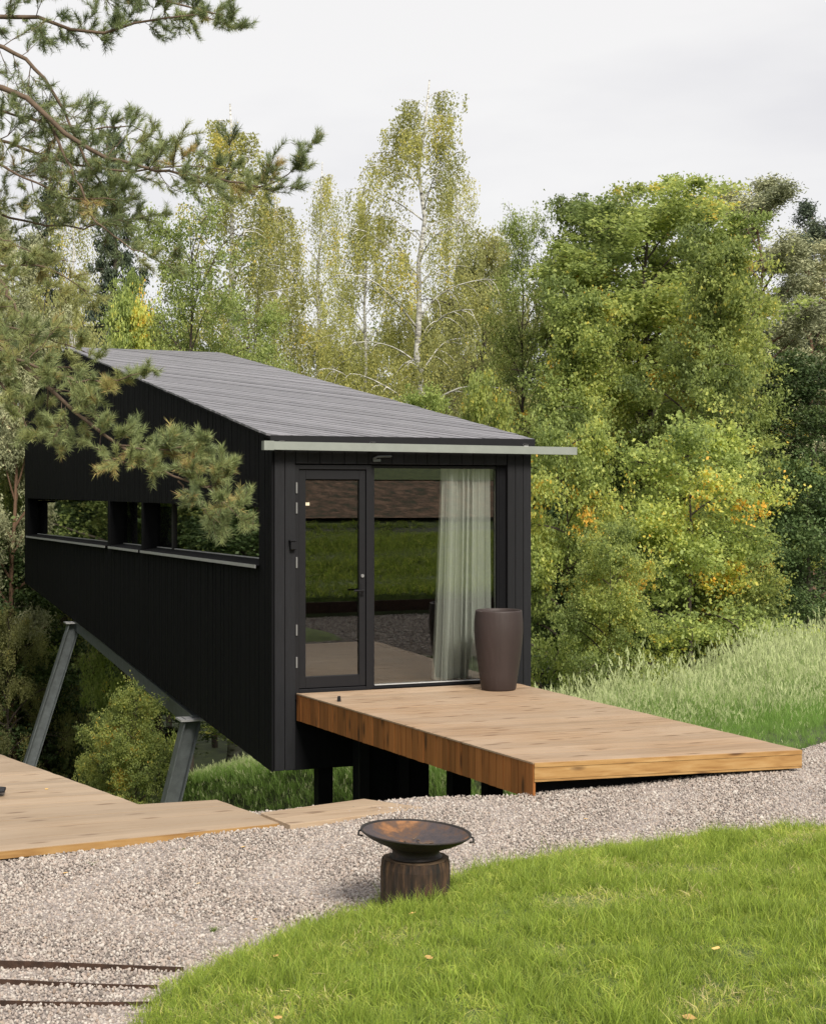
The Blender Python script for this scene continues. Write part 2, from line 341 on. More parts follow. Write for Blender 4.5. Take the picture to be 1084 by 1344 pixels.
def lawn_h(x, y):
    x = np.atleast_1d(np.asarray(x, float)); y = np.atleast_1d(np.asarray(y, float))
    d = np.maximum(0, sdist(np.stack([x, y], 1), LAWN))
    near = .10 * (1 - np.exp(-d / .25)) + .075 * np.minimum(d, 4.2) * sstep(-10.8, -9.5, y) 
    bump = .018 * np.sin(x * 2.3 + 1) * np.sin(y * 1.9) * sstep(.3, 1, d)
    back = .38 * sstep(-9.6, -11, y) * (1 - sstep(2.2, 3.0, x)) * sstep(-4.2, -3.3, x)
    return base_h(x, y) + near + bump + hill_h(x, y) + 0 * back
def grid(name, xs, ys, hf, mat, dz=0, mask=None, kind='structure'):
    X, Y = np.meshgrid(xs, ys); n = X.size
    Z = hf(X.ravel(), Y.ravel()) + dz
    V = np.stack([X.ravel(), Y.ravel(), Z], 1); nx = len(xs)
    i = np.arange(n).reshape(X.shape); F = np.stack([i[:-1, :-1].ravel(), i[:-1, 1:].ravel(), i[1:, 1:].ravel(), i[1:, :-1].ravel()], 1)
    if mask is not None:
        c = V[F].mean(1); F = F[mask(c[:, 0], c[:, 1])]
        u, inv = np.unique(F, return_inverse=True); V = V[u]; F = inv.reshape(F.shape)
    me = npmesh(name, V, F, mat, smooth=True); o = link(name, me); tag(o, kind=kind); return o
def nonuni(a, b, c, d, fine, coarse):
    l = np.concatenate([b - np.geomspace(fine, b - a, coarse)[::-1], np.arange(b, c, fine), c + np.geomspace(fine, d - c, coarse)])
    return np.unique(np.round(l, 4))
GX = nonuni(-300, -14, 14, 300, .4, 24); GY = nonuni(-250, -12, 30, 500, .4, 24)
def ground_h(x, y): return base_h(x, y) + np.where(y < -10.6, hill_h(x, y) - .06, -.03) 
tag(grid('ground', GX, GY, ground_h, M['meadowbase']), 'shaded soil under the meadow and the woods falling away behind the cabin')
def gravel_mask(x, y):
    d = sdist(np.stack([x, y], 1), LAWN); yc = np.interp(x, [-14, -6, -3, -1.4, -.35, .35, 2.45, 2.9, 5, 9.2, 20, 60], [2, -2.2, -3.4, -3.95, -3.98, -4.3, -4.3, -.6, 1.3, 4.8, 12.5, 40])
    mead = (x > 2.55) & (y > -4.2 + .62 * (x - 2.55) * np.exp(-(x - 2.55) / 9))
    return (d < .12) & (y < yc + .06) & (y > -10.62) & ~mead & (x < 40) & (x > -14)
gx = np.arange(-12, 30, .12); gy = np.arange(-10.6, 12, .12)
tag(grid('gravel_path', gx, gy, base_h, M['gravelbase'], .004, gravel_mask), 'crushed pale gravel path running past the decks')
lx = np.unique(np.concatenate([np.arange(-60, -6, 1.5), np.arange(-6, 6, .12), np.arange(6, 60, 1.5)])); ly = np.unique(np.concatenate([np.arange(-25.1, -15, .5), np.arange(-15, -5.5, .12)]))
lm = lambda x, y: sdist(np.stack([x, y], 1), LAWN) > 0
tag(grid('lawn', lx, ly, lawn_h, M['lawnbase'], .008, lm), 'short green lawn mound in the foreground')
tag(grid('bank', np.arange(-60, 61, 1.5), np.arange(-29.5, -25.2, .5), lambda x, y: lawn_h(x, y), M['bankbase'], .012), 'bare brown earth bank behind the photographer')
tag(grid('upper_lawn', np.arange(-60, 61, 3.), np.arange(-80, -29.4, 2.), lambda x, y: base_h(x, y) + hill_h(x, y), M['lawnbase'], .012), 'green slope above the bank')

# ------------------------------------------------------------------ scatter
def protos(name, meshes):
    c = bpy.data.collections.new(name)
    for i, me in enumerate(meshes):
        o = bpy.data.objects.new(f'{name}_{i}', me); c.objects.link(o)
    return c
def scatter(name, P, rot, scl, coll, label, mat_kind='stuff'):
    me = bpy.data.meshes.new(name); me.vertices.add(len(P)); me.vertices.foreach_set('co', np.asarray(P, np.float32).ravel())
    a = me.attributes.new('rot', 'FLOAT_VECTOR', 'POINT'); a.data.foreach_set('vector', np.asarray(rot, np.float32).ravel())
    a = me.attributes.new('scl', 'FLOAT', 'POINT'); a.data.foreach_set('value', np.asarray(scl, np.float32))
    o = link(name, me); tag(o, label, kind='stuff')
    g = bpy.data.node_groups.new(name, 'GeometryNodeTree')
    g.interface.new_socket('Geometry', in_out='INPUT', socket_type='NodeSocketGeometry'); g.interface.new_socket('Geometry', in_out='OUTPUT', socket_type='NodeSocketGeometry')
    i = g.nodes.new('NodeGroupInput'); ou = g.nodes.new('NodeGroupOutput'); ip = g.nodes.new('GeometryNodeInstanceOnPoints')
    ci = g.nodes.new('GeometryNodeCollectionInfo'); ci.inputs['Collection'].default_value = coll
    ci.inputs['Separate Children'].default_value = True; ci.inputs['Reset Children'].default_value = True
    na = g.nodes.new('GeometryNodeInputNamedAttribute'); na.data_type = 'FLOAT_VECTOR'; na.inputs['Name'].default_value = 'rot'
    ns = g.nodes.new('GeometryNodeInputNamedAttribute'); ns.data_type = 'FLOAT'; ns.inputs['Name'].default_value = 'scl'
    l = g.links.new
    l(i.outputs[0], ip.inputs['Points']); l(ci.outputs[0], ip.inputs['Instance']); ip.inputs['Pick Instance'].default_value = True
    l(na.outputs['Attribute'], ip.inputs['Rotation']); l(ns.outputs['Attribute'], ip.inputs['Scale']); l(ip.outputs[0], ou.inputs[0])
    md = o.modifiers.new('scatter', 'NODES'); md.node_group = g
    return o
def blades(n, hmin, hmax, wid, spread, lean, seed, mat, seg=3, heads=0., tint=(0, 1), flop=0.):
    r = np.random.default_rng(seed); V = []; F = []; T = []
    for k in range(n):
        a = r.uniform(0, 2 * math.pi); d = np.array((math.cos(a), math.sin(a))); rr = spread * math.sqrt(r.random())
        b = r.uniform(0, 2 * math.pi); c = np.array((math.cos(b), math.sin(b))) * rr
        h = r.uniform(hmin, hmax); le = lean * r.uniform(.2, 1.4) * h; fa = r.uniform(0, 6.28); s = np.array((math.cos(fa), math.sin(fa)))
        t = r.uniform(*tint); base = len(V)
        for q in range(seg + 1):
            u = q / seg; p2 = c + d * le * u * u; z = h * (u - .35 * lean * u * u) - flop * h * u ** 3 * r.random()
            ww = wid * (1 - u ** 1.6) * .5
            if q < seg:
                V += [(p2[0] - s[0] * ww, p2[1] - s[1] * ww, z), (p2[0] + s[0] * ww, p2[1] + s[1] * ww, z)]; T += [t * (.75 + .25 * u)] * 2
            else: V.append((p2[0], p2[1], z)); T.append(t)
        for q in range(seg - 1):
            i = base + 2 * q; F += [(i, i + 1, i + 3), (i, i + 3, i + 2)]
        i = base + 2 * (seg - 1); F.append((i, i + 1, i + 2))
        if r.random() < heads:
            p2 = c + d * le; z = h * (1 - .35 * lean)
            for q in range(5):
                i = len(V); dz = q * .016; o2 = r.normal(0, .008, 2); hw = .0065
                V += [(p2[0] + o2[0] - hw + d[0] * q * .006, p2[1] + o2[1], z + dz - .03), (p2[0] + o2[0] + hw + d[0] * q * .006, p2[1] + o2[1] + hw, z + dz - .03), (p2[0] + o2[0] + d[0] * q * .008, p2[1] + o2[1], z + dz + .012)]
                T += [1.] * 3; F.append((i, i + 1, i + 2))
    return npmesh('tuft', V, F, mat, T)

# gravel stones
def stone(seed):
    r = np.random.default_rng(seed); import bmesh
    bm = bmesh.new(); bmesh.ops.create_icosphere(bm, subdivisions=1, radius=1)
    s = r.uniform(.6, 1.15, 3) * (1, 1, .75)
    for v in bm.verts: v.co = Vector(np.array(v.co) * s * r.uniform(.72, 1.12))
    me = bpy.data.meshes.new('stone'); bm.to_mesh(me); bm.free(); me.materials.append(M['stone']); return me
SC = protos('stones', [stone(i) for i in range(9)])
def jgrid(x0, x1, y0, y1, sp):
    X, Y = np.meshgrid(np.arange(x0, x1, sp), np.arange(y0, y1, sp)); P = np.stack([X.ravel(), Y.ravel()], 1)
    return P + rng.uniform(-.48, .48, P.shape) * sp
def camxf(P):
    d = P - CAM[:2]; return 542 + 2000 * (d @ RT) / (d @ FW), d @ FW
def in_cone(P, lo=-120, hi=1204, f0=3, f1=60):
    x, f = camxf(P); return (f > f0) & (f < f1) & (x > lo) & (x < hi)
P = jgrid(-7, 6, -10, -1, .0185); P = P[in_cone(P, -40, 1124, 5.5, 16)]; P = P[gravel_mask(P[:, 0], P[:, 1])]
P2 = jgrid(-7, 6, -10, -1, .075); P2 = P2[in_cone(P2, -40, 1124, 5.5, 16)]; P2 = P2[gravel_mask(P2[:, 0], P2[:, 1])]
P3 = jgrid(1.8, 13, -10.6, -2, .04); P3 = P3[gravel_mask(P3[:, 0], P3[:, 1]) & ~in_cone(P3, -40, 1124, 5.5, 16)]
PP = np.concatenate([P, P2, P3]); sc = np.concatenate([rng.uniform(.0065, .0125, len(P)) * (1 + .12 * np.sin(P[:, 0] * 4) * np.sin(P[:, 1] * 5)), rng.uniform(.012, .019, len(P2)), rng.uniform(.016, .028, len(P3))])
z = base_h(PP[:, 0], PP[:, 1]) + .006 + rng.uniform(-.002, .008, len(PP)) + .012 * np.sin(PP[:, 0] * 5 + 2 * np.sin(PP[:, 1] * 3)) * .5
scatter('gravel', np.column_stack([PP, z]), rng.uniform(0, 6.28, (len(PP), 3)), sc, SC, 'loose pale pinkish grey gravel stones')
print('gravel', len(PP))

# lawn grass
LG = protos('lawn_tufts', [blades(26, .03, .085, .0034, .045, .75, 100 + i, M['grass'], 3, tint=(-.2, .8)) for i in range(7)] + [blades(18, .02, .055, .0034, .05, 1.1, 160 + i, M['grass'], 3, tint=(.0, 1.05)) for i in range(3)]
            + [blades(22, .03, .075, .0045, .05, 1.0, 140 + i, M['grass'], 3, tint=(.4, 1)) for i in range(3)]
            + [blades(20, .06, .13, .0034, .04, .5, 120 + i, M['grass'], 3, tint=(.0, .75)) for i in range(4)])
P = jgrid(-4.6, 5, -13, -5.5, .037); P = P[in_cone(P, -60, 1150, 4.2, 14)]
d = sdist(P, LAWN); P = P[d > -.03 - .10 * rng.random(len(P))]; d = np.maximum(0, sdist(P, LAWN))
z = lawn_h(P[:, 0], P[:, 1]) ; pat = .5 + .5 * np.sin(P[:, 0] * 3.1 + 2 * np.sin(P[:, 1] * 2.3)) * np.sin(P[:, 1] * 3.7 + P[:, 0])
pat2 = .5 + .5 * np.sin(P[:, 0] * 9.1 + 3 * np.sin(P[:, 1] * 5.3)) * np.sin(P[:, 1] * 8.7 + 2 * np.sin(P[:, 0] * 6))
sc = rng.uniform(.6, 1.3, len(P)) * (.7 + .4 * pat + .35 * pat2); rot = np.column_stack([rng.normal(0, .22, len(P)) + .25 * np.sin(P[:, 1] * 4 + P[:, 0] * 3), rng.normal(0, .22, len(P)), rng.uniform(0, 6.28, len(P))])
sc = sc * .95
dry = (np.sin(P[:, 0] * 2.9 + 1.3 * np.sin(P[:, 1] * 3.3) + 1) * np.sin(P[:, 1] * 4.1 + 1.7 * np.sin(P[:, 0] * 2.1)) + rng.normal(0, .3, len(P))) > .68
DG = protos('dry_tufts', [blades(13, .02, .07, .0045, .05, 1.3, 180 + i, M['grass'], 3, tint=(.75, 1.2)) for i in range(4)])
scatter('dry_grass', np.column_stack([P, z])[dry], rot[dry], sc[dry] * .85, DG, 'paler worn patches of thin grass in the foreground lawn')
P = P[~dry]; z = z[~dry]; rot = rot[~dry]; sc = sc[~dry]
scatter('lawn_grass', np.column_stack([P, z]), rot, sc, LG, 'short bright green grass blades covering the lawn mound'); print('lawn', len(P))
BG = protos('hill_tufts', [blades(14, .05, .16, .016, .10, .8, 400 + i, M['grass'], 2, tint=(-.2, .9)) for i in range(5)])
P = jgrid(-1, 24, -25, -10.7, .125)
scatter('hill_grass', np.column_stack([P, lawn_h(P[:, 0], P[:, 1])]), np.column_stack([rng.normal(0, .2, (len(P), 2)), rng.uniform(0, 6.28, len(P))]), rng.uniform(.5, 1.5, len(P)) * (1 + .4 * np.sin(P[:, 1] * 1.3 + P[:, 0] * .4)), BG, 'grass on the slope behind the photographer, mirrored in the glazed front')
# meadow grass
MG = protos('meadow_tufts', [blades(15, .25, .70, .005, .13, .4, 200 + i, M['meadow'], 4, heads=.5, tint=(.1, .9)) for i in range(6)] + [blades(4, .6, .95, .005, .12, .45, 240 + i, M['meadow'], 4, heads=1, tint=(.7, 1)) for i in range(6)]
            + [blades(24, .18, .42, .007, .12, .6, 220 + i, M['meadow'], 4, heads=.05, tint=(-.3, .5)) for i in range(4)])
P = jgrid(2.0, 22, -5, 16, .075); P = P[in_cone(P, 690, 1180, 11, 34)]
keep = ~gravel_mask(P[:, 0], P[:, 1]) & ~((P[:, 0] < 2.9) & (P[:, 1] < 19) & (P[:, 1] > -.1)) & (drop_s(P[:, 0], P[:, 1]) < 7) & (P[:, 0] > 2.62)
P = P[keep]; _, fd = camxf(P)
edge = np.clip((P[:, 1] + 4.2 - .62 * (P[:, 0] - 2.55) * np.exp(-(P[:, 0] - 2.55) / 9)) / 3.5, .22, .85)
sc = rng.uniform(.55, 1.15, len(P)) * (.8 + .25 * np.sin(P[:, 0] * 1.9 + 2 * np.sin(P[:, 1] * 1.3))) * edge
rot = np.column_stack([rng.normal(0, .1, len(P)), rng.normal(0, .1, len(P)), rng.uniform(0, 6.28, len(P))])
fr = (P[:, 1] + 4.2 - .62 * (P[:, 0] - 2.55) * np.exp(-(P[:, 0] - 2.55) / 9)) + rng.normal(0, .5, len(P)) < 1.9
MF = protos('meadow_front_tufts', [blades(24, .14, .40, .006, .10, .5, 260 + i, M['meadow'], 4, heads=.03, tint=(0, .6)) for i in range(6)])
scatter('meadow_fringe_grass', np.column_stack([P, base_h(P[:, 0], P[:, 1]) - .02])[fr], rot[fr], sc[fr] * 1.2, MF, 'fresher green shorter grass fringing the gravel right of the deck')
P = P[~fr]; rot = rot[~fr]; sc = sc[~fr]
scatter('meadow_grass', np.column_stack([P, base_h(P[:, 0], P[:, 1]) - .02]), rot, sc, MG, 'tall pale seeding grass of the meadow right of the deck'); print('meadow', len(P))
SG = protos('slope_tufts', [blades(26, .16, .36, .009, .12, .7, 320 + i, M['meadow'], 3, heads=.05, tint=(.15, .85)) for i in range(5)])
P = jgrid(-9, 7, -3.9, 22, .10); P = P[in_cone(P, 20, 720, 11, 34) & (base_h(P[:, 0], P[:, 1]) < -.62) & ((P[:, 0] < 2.7) | (P[:, 1] > 2))]
scatter('slope_grass', np.column_stack([P, base_h(P[:, 0], P[:, 1]) - .02]), np.column_stack([rng.normal(0, .12, (len(P), 2)), rng.uniform(0, 6.28, len(P))]),
        rng.uniform(.55, 1.0, len(P)) * np.where(P[:, 1] < -1.5, .45, 1), SG, 'green grass on the slope under the raised cabin'); print('slope', len(P))

# ------------------------------------------------------------------ cabin
WU = lambda v: -.254 + .005 * v          # left wall plane, outer face
WR = 2.575
HF, HR, VR, VB = 2.52, 4.55, 12.88, 18.75
ZF, ZB = -.765, .094
def roof_z(v): return HF + (HR - HF) * v / VR if v <= VR else HR + (3.64 - HR) * (v - VR) / (VB - VR)
def bot_z(v): return ZF + (ZB - ZF) * (v / VB)
cabin = empty('cabin', (1.2, 0, -.3), 'black timber cabin on sloping steel legs, with grey board roof and glazed front', 'cabin')
def side_out(v):                          # thickness of wall board plane
    return WU(v)
WINS = [((8.95, 18.25), 9.0), ((6.40, 8.70), 0), ((.42, 6.27), 0)]
def sill_z(v): return 1.257 + (1.11 - 1.257) * (v - .44) / (18.23 - .44)
def top_z(v): return 1.84 + (1.885 - 1.84) * (v - .4) / 15.2
# backing shell, left wall, split round the windows
def shell_piece(v0, v1, zlo, zhi, name='wall_backing', u=None, th=.17):
    mb = MB(); vs = sorted({v0, v1} | ({VR} if v0 < VR < v1 else set()))
    lo = [(v, zlo(v)) for v in vs]; hi = [(v, zhi(v)) for v in vs]
    poly = [(WU(v) + .022, v, z) for v, z in lo] + [(WU(v) + .022, v, z) for v, z in hi[::-1]]
    mb.prism(poly, (th, 0, 0)); return mb.build(name, M['black'], cabin)
cuts = [0.0, .42, 6.27, 6.40, 8.70, 8.95, 18.25, VB]
shell_piece(0.048, VB, bot_z, sill_z, 'wall')
shell_piece(0.048, VB, top_z, lambda v: roof_z(v) - .03, 'wall')
for a, b in ((.048, .42), (6.27, 6.40), (8.70, 8.95), (18.25, VB)): shell_piece(a, b, lambda v: sill_z(v) + .002, lambda v: top_z(v) - .002, 'wall')
# vertical board cladding on the long side (boards a few pixels wide)
mb = MB(); v = 0.002; k = 0
def win_at(v0, v1):
    c = (v0 + v1) / 2
    for (a, b), _ in WINS:
        if a < c < b: return True
    return False
while v < VB - .02:
    wd = .118; v1 = min(v + wd, VB); pr_ = .002 * (k % 3) + random.uniform(0, .002)
    segs = [(bot_z, sill_z), (top_z, lambda q: roof_z(q) - .02)] if win_at(v, v1) else [(bot_z, lambda q: roof_z(q) - .02)]
    for lo, hi in segs:
        g = .004
        a, b = v + g, v1 - g
        mb.prism([(WU(a) - pr_, a, lo(a) + .0), (WU(b) - pr_, b, lo(b)), (WU(b) - pr_, b, hi(b)), (WU(a) - pr_, a, hi(a))], (.021 + pr_, 0, 0))
    v = v1; k += 1
tag(mb.build('side_cladding', M['black'], cabin), kind='stuff')
# right wall, back wall, underside, inner floor
mb = MB()
def rw(v0, v1, lo, hi):
    vs = sorted({v0, v1} | ({VR} if v0 < VR < v1 else set()))
    mb.prism([(WR - .15, v, lo(v)) for v in vs] + [(WR - .15, v, hi(v)) for v in vs[::-1]], (.15, 0, 0))
rw(0.13, VB, bot_z, lambda v: .95); rw(.13, VB, lambda v: 2.15, lambda v: roof_z(v) - .03)
rw(.13, 15.3, lambda v: .952, lambda v: 2.148); rw(17.2, VB, lambda v: .952, lambda v: 2.148)
mb.build('wall', M['black'], cabin)
mb = MB(); ub = WU(VB) + .2
mb.box((ub, VB - .15, ZB), (WR - .152, VB, .9)); mb.box((ub, VB - .15, 1.85), (WR - .152, VB, 3.62)); mb.box((ub, VB - .15, .902), (.45, VB, 1.848)); mb.box((2.1, VB - .15, .902), (WR - .152, VB, 1.848))
mb.build('wall', M['black'], cabin)
MB().prism([(WU(0) + .195, 0.1, ZF), (WU(VB) + .195, VB - .16, ZB), (WR - .152, VB - .16, ZB), (WR - .152, 0.1, ZF)][::-1], (0, 0, .03)).build('underside', M['black'], cabin)
MB().box((-.05, .16, -.04), (WR - .16, VB - .17, .0)).build('floor', M['floorin'], cabin)
MB().box((-.05, 5.2, .0), (1.3, 5.3, 2.3)).build('partition', M['darkin'], cabin)
MB().prism([(-.05, .16, 2.36), (WR - .16, .16, 2.36), (WR - .16, VB - .17, 2.6), (-.05, VB - .17, 2.6)], (0, 0, .03)).build('ceiling', M['darkin'], cabin)
# front wall: boards 12 cm wide, each a part
def fboard(u0, u1, z0, z1, pr_=0):
    return MB().box((u0 + .003, -.0 - pr_, z0), (u1 - .003, .045, z1), .004).build('wall_board', M['blackfront'], cabin)
u = -.228
while u < -.05:
    fboard(u, u + .107, ZF + .005, HF - .05, random.choice((0, .003))); u += .107
u = -.012
while u < WR - .28:
    fboard(u, min(u + .128, 2.30), 2.27, HF - .05, random.choice((0, .003))); u += .128
u = 2.30
while u < WR - .03:
    fboard(u, min(u + .0915, WR), ZF + .005, HF - .05, random.choice((0, .003))); u += .0915
MB().box((-.232, .047, ZF), (-.03, .13, 2.46)).box((2.225, .047, ZF), (WR - .01, .13, 2.46)).box((-.028, .047, 2.272), (2.223, .13, 2.46)).box((-.028, .012, ZF), (2.29, .10, -.07)).build('wall', M['black'], cabin)
# window reveal
MB().box((2.203, .047, -.02), (2.222, .18, 2.27)).build('window_jamb', M['black'], cabin)
# door frame, door leaf, fixed window
fr = MB(); GY_ = .10
fr.box((-.012, .02, -.01), (.03, .13, 2.262), .004).box((.032, .02, 2.215), (.738, .13, 2.262), .004).box((.74, .02, -.01), (.795, .13, 2.262), .004).box((.032, .02, -.01), (.738, .13, .03), .004)
fr.build('door_frame', M['blackmetal'], cabin)
leaf = MB(); leaf.box((.036, .035, .036), (.104, .095, 2.208), .004).box((.672, .035, .036), (.734, .095, 2.208), .004).box((.106, .035, 2.115), (.670, .095, 2.208), .004).box((.106, .035, .036), (.670, .095, .150), .004)
door = leaf.build('door', M['blackmetal'], cabin)
MB().box((.10, .062, .148), (.676, .070, 2.118)).build('pane', M['glass'], door)
MB().tube([(.70, .03, 1.0), (.70, -.03, 1.0)], .010, 8).tube([(.70, -.03, 1.0), (.59, -.035, 1.0)], .009, 8).box((.682, .028, .94), (.72, .036, 1.07), .003).build('handle', M['blackmetal'], door)
MB().tube([(.701, .034, 1.145), (.701, .018, 1.145)], .017, 16).build('lock', M['satin'], door)
MB().box((.108, .056, 1.855), (.150, .060, 1.885)).build('sticker', basic('cream sticker', (.7, .62, .45), .6), door)
for z in (.30, .62, 1.29, 1.83, 2.03):
    MB().box((-.004, .005, z - .055), (.010, .022, z + .055), .003).build('hinge', M['satin'], door)
wf = MB(); wf.box((.80, .06, -.005), (.84, .13, 2.262), .004).box((.842, .06, 2.232), (2.20, .13, 2.262), .004).box((.842, .06, -.005), (2.20, .13, .03), .004)
fw_ = wf.build('window_frame', M['blackmetal'], cabin)
MB().box((.843, .092, .031), (2.199, .104, 2.231)).build('pane', M['glass'], fw_)
MB().box((.842, .05, .0301), (2.19, .09, .036)).build('glazing_bead', M['alu'], fw_)
# threshold
MB().box((-.012, -.012, -.062), (2.29, .018, -.012)).build('threshold', M['blackmetal'], cabin)
# curtain (pleated cloth hanging inside)
cu = []; n = 150
for i in range(n):
    t = i / (n - 1); ww = 1.66 + t * .54
    cu.append((ww, .25 + .06 * math.sin(t * 2 * math.pi * 9 + .9 * math.sin(t * 9)) + .01 * math.sin(t * 71)))
V = []; F = []
zs = np.linspace(.03, 2.235, 18)
for zi, zz in enumerate(zs):
    k_ = (2.235 - zz) / 2.2
    for i, (a, b) in enumerate(cu):
        t = i / (n - 1); V.append((a + .012 * math.sin(t * 2 * math.pi * 18 + .5) - (1 - t) * .09 * k_ ** 1.3 , .25 + (b - .25) * (.75 + .5 * k_) + .012 * math.sin(t * 23 + k_ * 2), zz))
for zi in range(17):
    for i in range(n - 1): q = zi * n + i; F.append((q, q + 1, q + n + 1, q + n))
cur = empty('curtain', (1.85, .25, 0), 'pale grey pleated curtain hanging behind the right side of the glazed front', 'curtain')
link('cloth', npmesh('cloth', V, F, M['curtain'], smooth=True), cur)
MB().tube([(.85, .25, 2.25), (2.2, .25, 2.25)], .012, 8).build('rail', M['alu'], cur)
# side windows
for wi, ((a, b), _) in enumerate(WINS):
    rec = .20
    sl = MB(); z0, z1 = sill_z(a), sill_z(b); ua, ub_ = WU(a), WU(b)
    a2, b2 = a + .01, b - .01
    # sill slab: light upper face, sloping outward, thin drip edge
    sl.prism([(ua - .045, a2, z0 - .005), (ua + rec - .02, a2, z0 + .035), (ua + rec - .02, a2, z0 + .021), (ua - .045, a2, z0 - .019)], (ub_ - ua, b2 - a2, z1 - z0))
    s_ = sl.build('window_sill', M['black'], cabin)
    MB().prism([(ua - .049, a2, z0 - .002), (ua - .0455, a2, z0 - .002), (ua - .0455, a2, z0 - .036), (ua - .049, a2, z0 - .036)], (ub_ - ua, b2 - a2, z1 - z0)).build('drip_edge', M['alu'], s_)
    f_ = MB(); x = ua + rec
    za = z0 + .06; 
    f_.prism([(x - .012, a, z0 + .03), (x - .012, a, z0 + .044), (x + .05, a, z0 + .044), (x + .05, a, z0 + .02)], (ub_ - ua, b - a, z1 - z0))
    fo = f_.build('window_frame', M['alu'], cabin)
    MB().prism([(x + .004, a, z0 + .04), (x + .016, a, z0 + .04), (x + .016, a, top_z(a) + .01), (x + .004, a, top_z(a) + .01)], (ub_ - ua, b - a, z1 - z0)).build('pane', M['glassside'], fo)
    MB().box((x - .03, a - .02, z0 - .05), (x + .06, a - .001, top_z(a) + .05)).build('window_jamb', M['black'], cabin)
    MB().box((x - .03, b + .001, z1 - .05), (x + .06, b + .02, top_z(b) + .05)).build('window_jamb', M['black'], cabin)
fo = MB().box((.45, VB - .10, .90), (2.1, VB - .06, .93)).build('window_frame', M['blackmetal'], cabin)
MB().box((.45, VB - .09, .932), (2.1, VB - .08, 1.848)).build('pane', M['glassside'], fo)
fo = MB().box((WR - .1, 15.3, .952), (WR - .06, 17.2, .97)).build('window_frame', M['blackmetal'], cabin)
MB().box((WR - .09, 15.3, .972), (WR - .08, 17.2, 2.148)).build('pane', M['glassside'], fo)
MB().box((WR - .22, 13.9, .0), (WR - .155, 14.15, 2.3)).build('post', wood('interior wooden post', (.1, .07, .04), (.16, .11, .07), (.2, .15, .09), (.05, .03, .02), 'z'), cabin)
# roof: diagonal boards, each a part, butted side by side
rf = empty('roof', (0, 0, 0), None, None); rf.parent = cabin; rf.location = (-1.2, 0, .3)
kd = -1.6; wv = .135 * math.sqrt(1 + kd * kd)
OVL, OVR, OVF = .03, .02, .035
def uL(v): return WU(v) - OVL
def rz(v): return roof_z(v)
sub = (HR - HF) / VR
def clip_poly(poly, f):
    o = []
    for i in range(len(poly)):
        p, q = poly[i], poly[(i + 1) % len(poly)]; a, b = f(p), f(q)
        if a >= 0: o.append(p)
        if a * b < 0: t = a / (a - b); o.append((p[0] + t * (q[0] - p[0]), p[1] + t * (q[1] - p[1])))
    return o
c0 = -OVF + kd * 0; k = 0
cc = -OVF - .6
while cc < VR + 1.7 * 3.1 + .5:
    g = .03
    lo, hi = cc + g, cc + wv - g          # band: v - kd*(u) = c
    poly = [(-3, lo + kd * -3), (6, lo + kd * 6), (6, hi + kd * 6), (-3, hi + kd * -3)]
    poly = clip_poly(poly, lambda p: p[0] - (-.254 - OVL + .005 * p[1]))
    if poly: poly = clip_poly(poly, lambda p: (WR + OVR) - p[0])
    if poly: poly = clip_poly(poly, lambda p: p[1] + OVF)
    if poly: poly = clip_poly(poly, lambda p: VR - p[1])
    if len(poly) >= 3 and abs(sum(poly[i][0] * poly[(i + 1) % len(poly)][1] - poly[(i + 1) % len(poly)][0] * poly[i][1] for i in range(len(poly)))) > .01:
        dz = random.uniform(-.003, .004)
        me = MB().prism([(p[0], p[1], rz(p[1]) + .012 + dz) for p in poly], (0, 0, .022)); 
        o = me.build('roof_board', M['roof'], rf); o.location = (0, 0, 0); o.location = (0, 0, 0)
    cc += wv; k += 1
def rpart(mb, name, m):
    o = mb.build(name, m, rf); o.location = (0, 0, 0); return o
rpart(MB().prism([(WU(0) - .02, -.03, HF - .02), (WR + .01, -.03, HF - .02), (WR + .01, VR, HR - .02), (WU(VR) - .02, VR, HR - .02)], (0, 0, .026)), 'roof_deck', M['black'])
rpart(MB().prism([(WU(VR) - .03, VR + .002, HR + .03), (WU(VB) - .03, VB + .05, 3.68), (WR + .02, VB + .05, 3.68), (WR + .02, VR + .002, HR + .03)][::-1], (0, 0, -.03)), 'roof_deck', M['black'])
rpart(MB().box((-.284, -.055, HF - .062), (WR + .02, -.037, HF + .026), .003), 'gutter', M['blackmetal'])

# wall fittings
MB().box((-.075, -.055, 1.42), (-.02, -.004, 1.50), .006).box((-.085, -.062, 1.502), (-.012, -.004, 1.515), .002).build('wall_lamp', M['blackmetal'], cabin)
dc = MB().box((.80, -.02, 2.295), (.88, -.004, 2.325), .004).tube([(.80, -.02, 2.325), (.83, -.06, 2.345), (.98, -.06, 2.35)], .011, 6)
dc.build('door_closer', M['steel'], cabin)
# pale bar in front of the eave
bl = on_v(346, 584.5, -.13); br = on_v(755, 592, -.13)
bar = empty('awning_bar', tuple(bl), 'long pale grey green metal bar along the eave, sticking out past the right corner', 'awning bar')
MB().prism([(bl[0], -.17, bl[2] - .04), (bl[0], -.09, bl[2] - .04), (bl[0], -.09, bl[2] + .04), (bl[0], -.17, bl[2] + .04)], (br[0] - bl[0], 0, br[2] - bl[2])).build('bar', M['bar'], bar)
MB().prism([(bl[0] - .008, -.176, bl[2] - .045), (bl[0] - .008, -.085, bl[2] - .045), (bl[0] - .008, -.085, bl[2] + .045), (bl[0] - .008, -.176, bl[2] + .045)], (.10, 0, 0)).build('end_cap', M['bar'], bar)
for uu in (-.2, .75, 2.45):
    MB().box((uu, -.088, 2.475), (uu + .05, -.055, 2.49)).box((uu, -.088, 2.44), (uu + .05, -.08, 2.489)).build('bracket', M['alu'], bar)

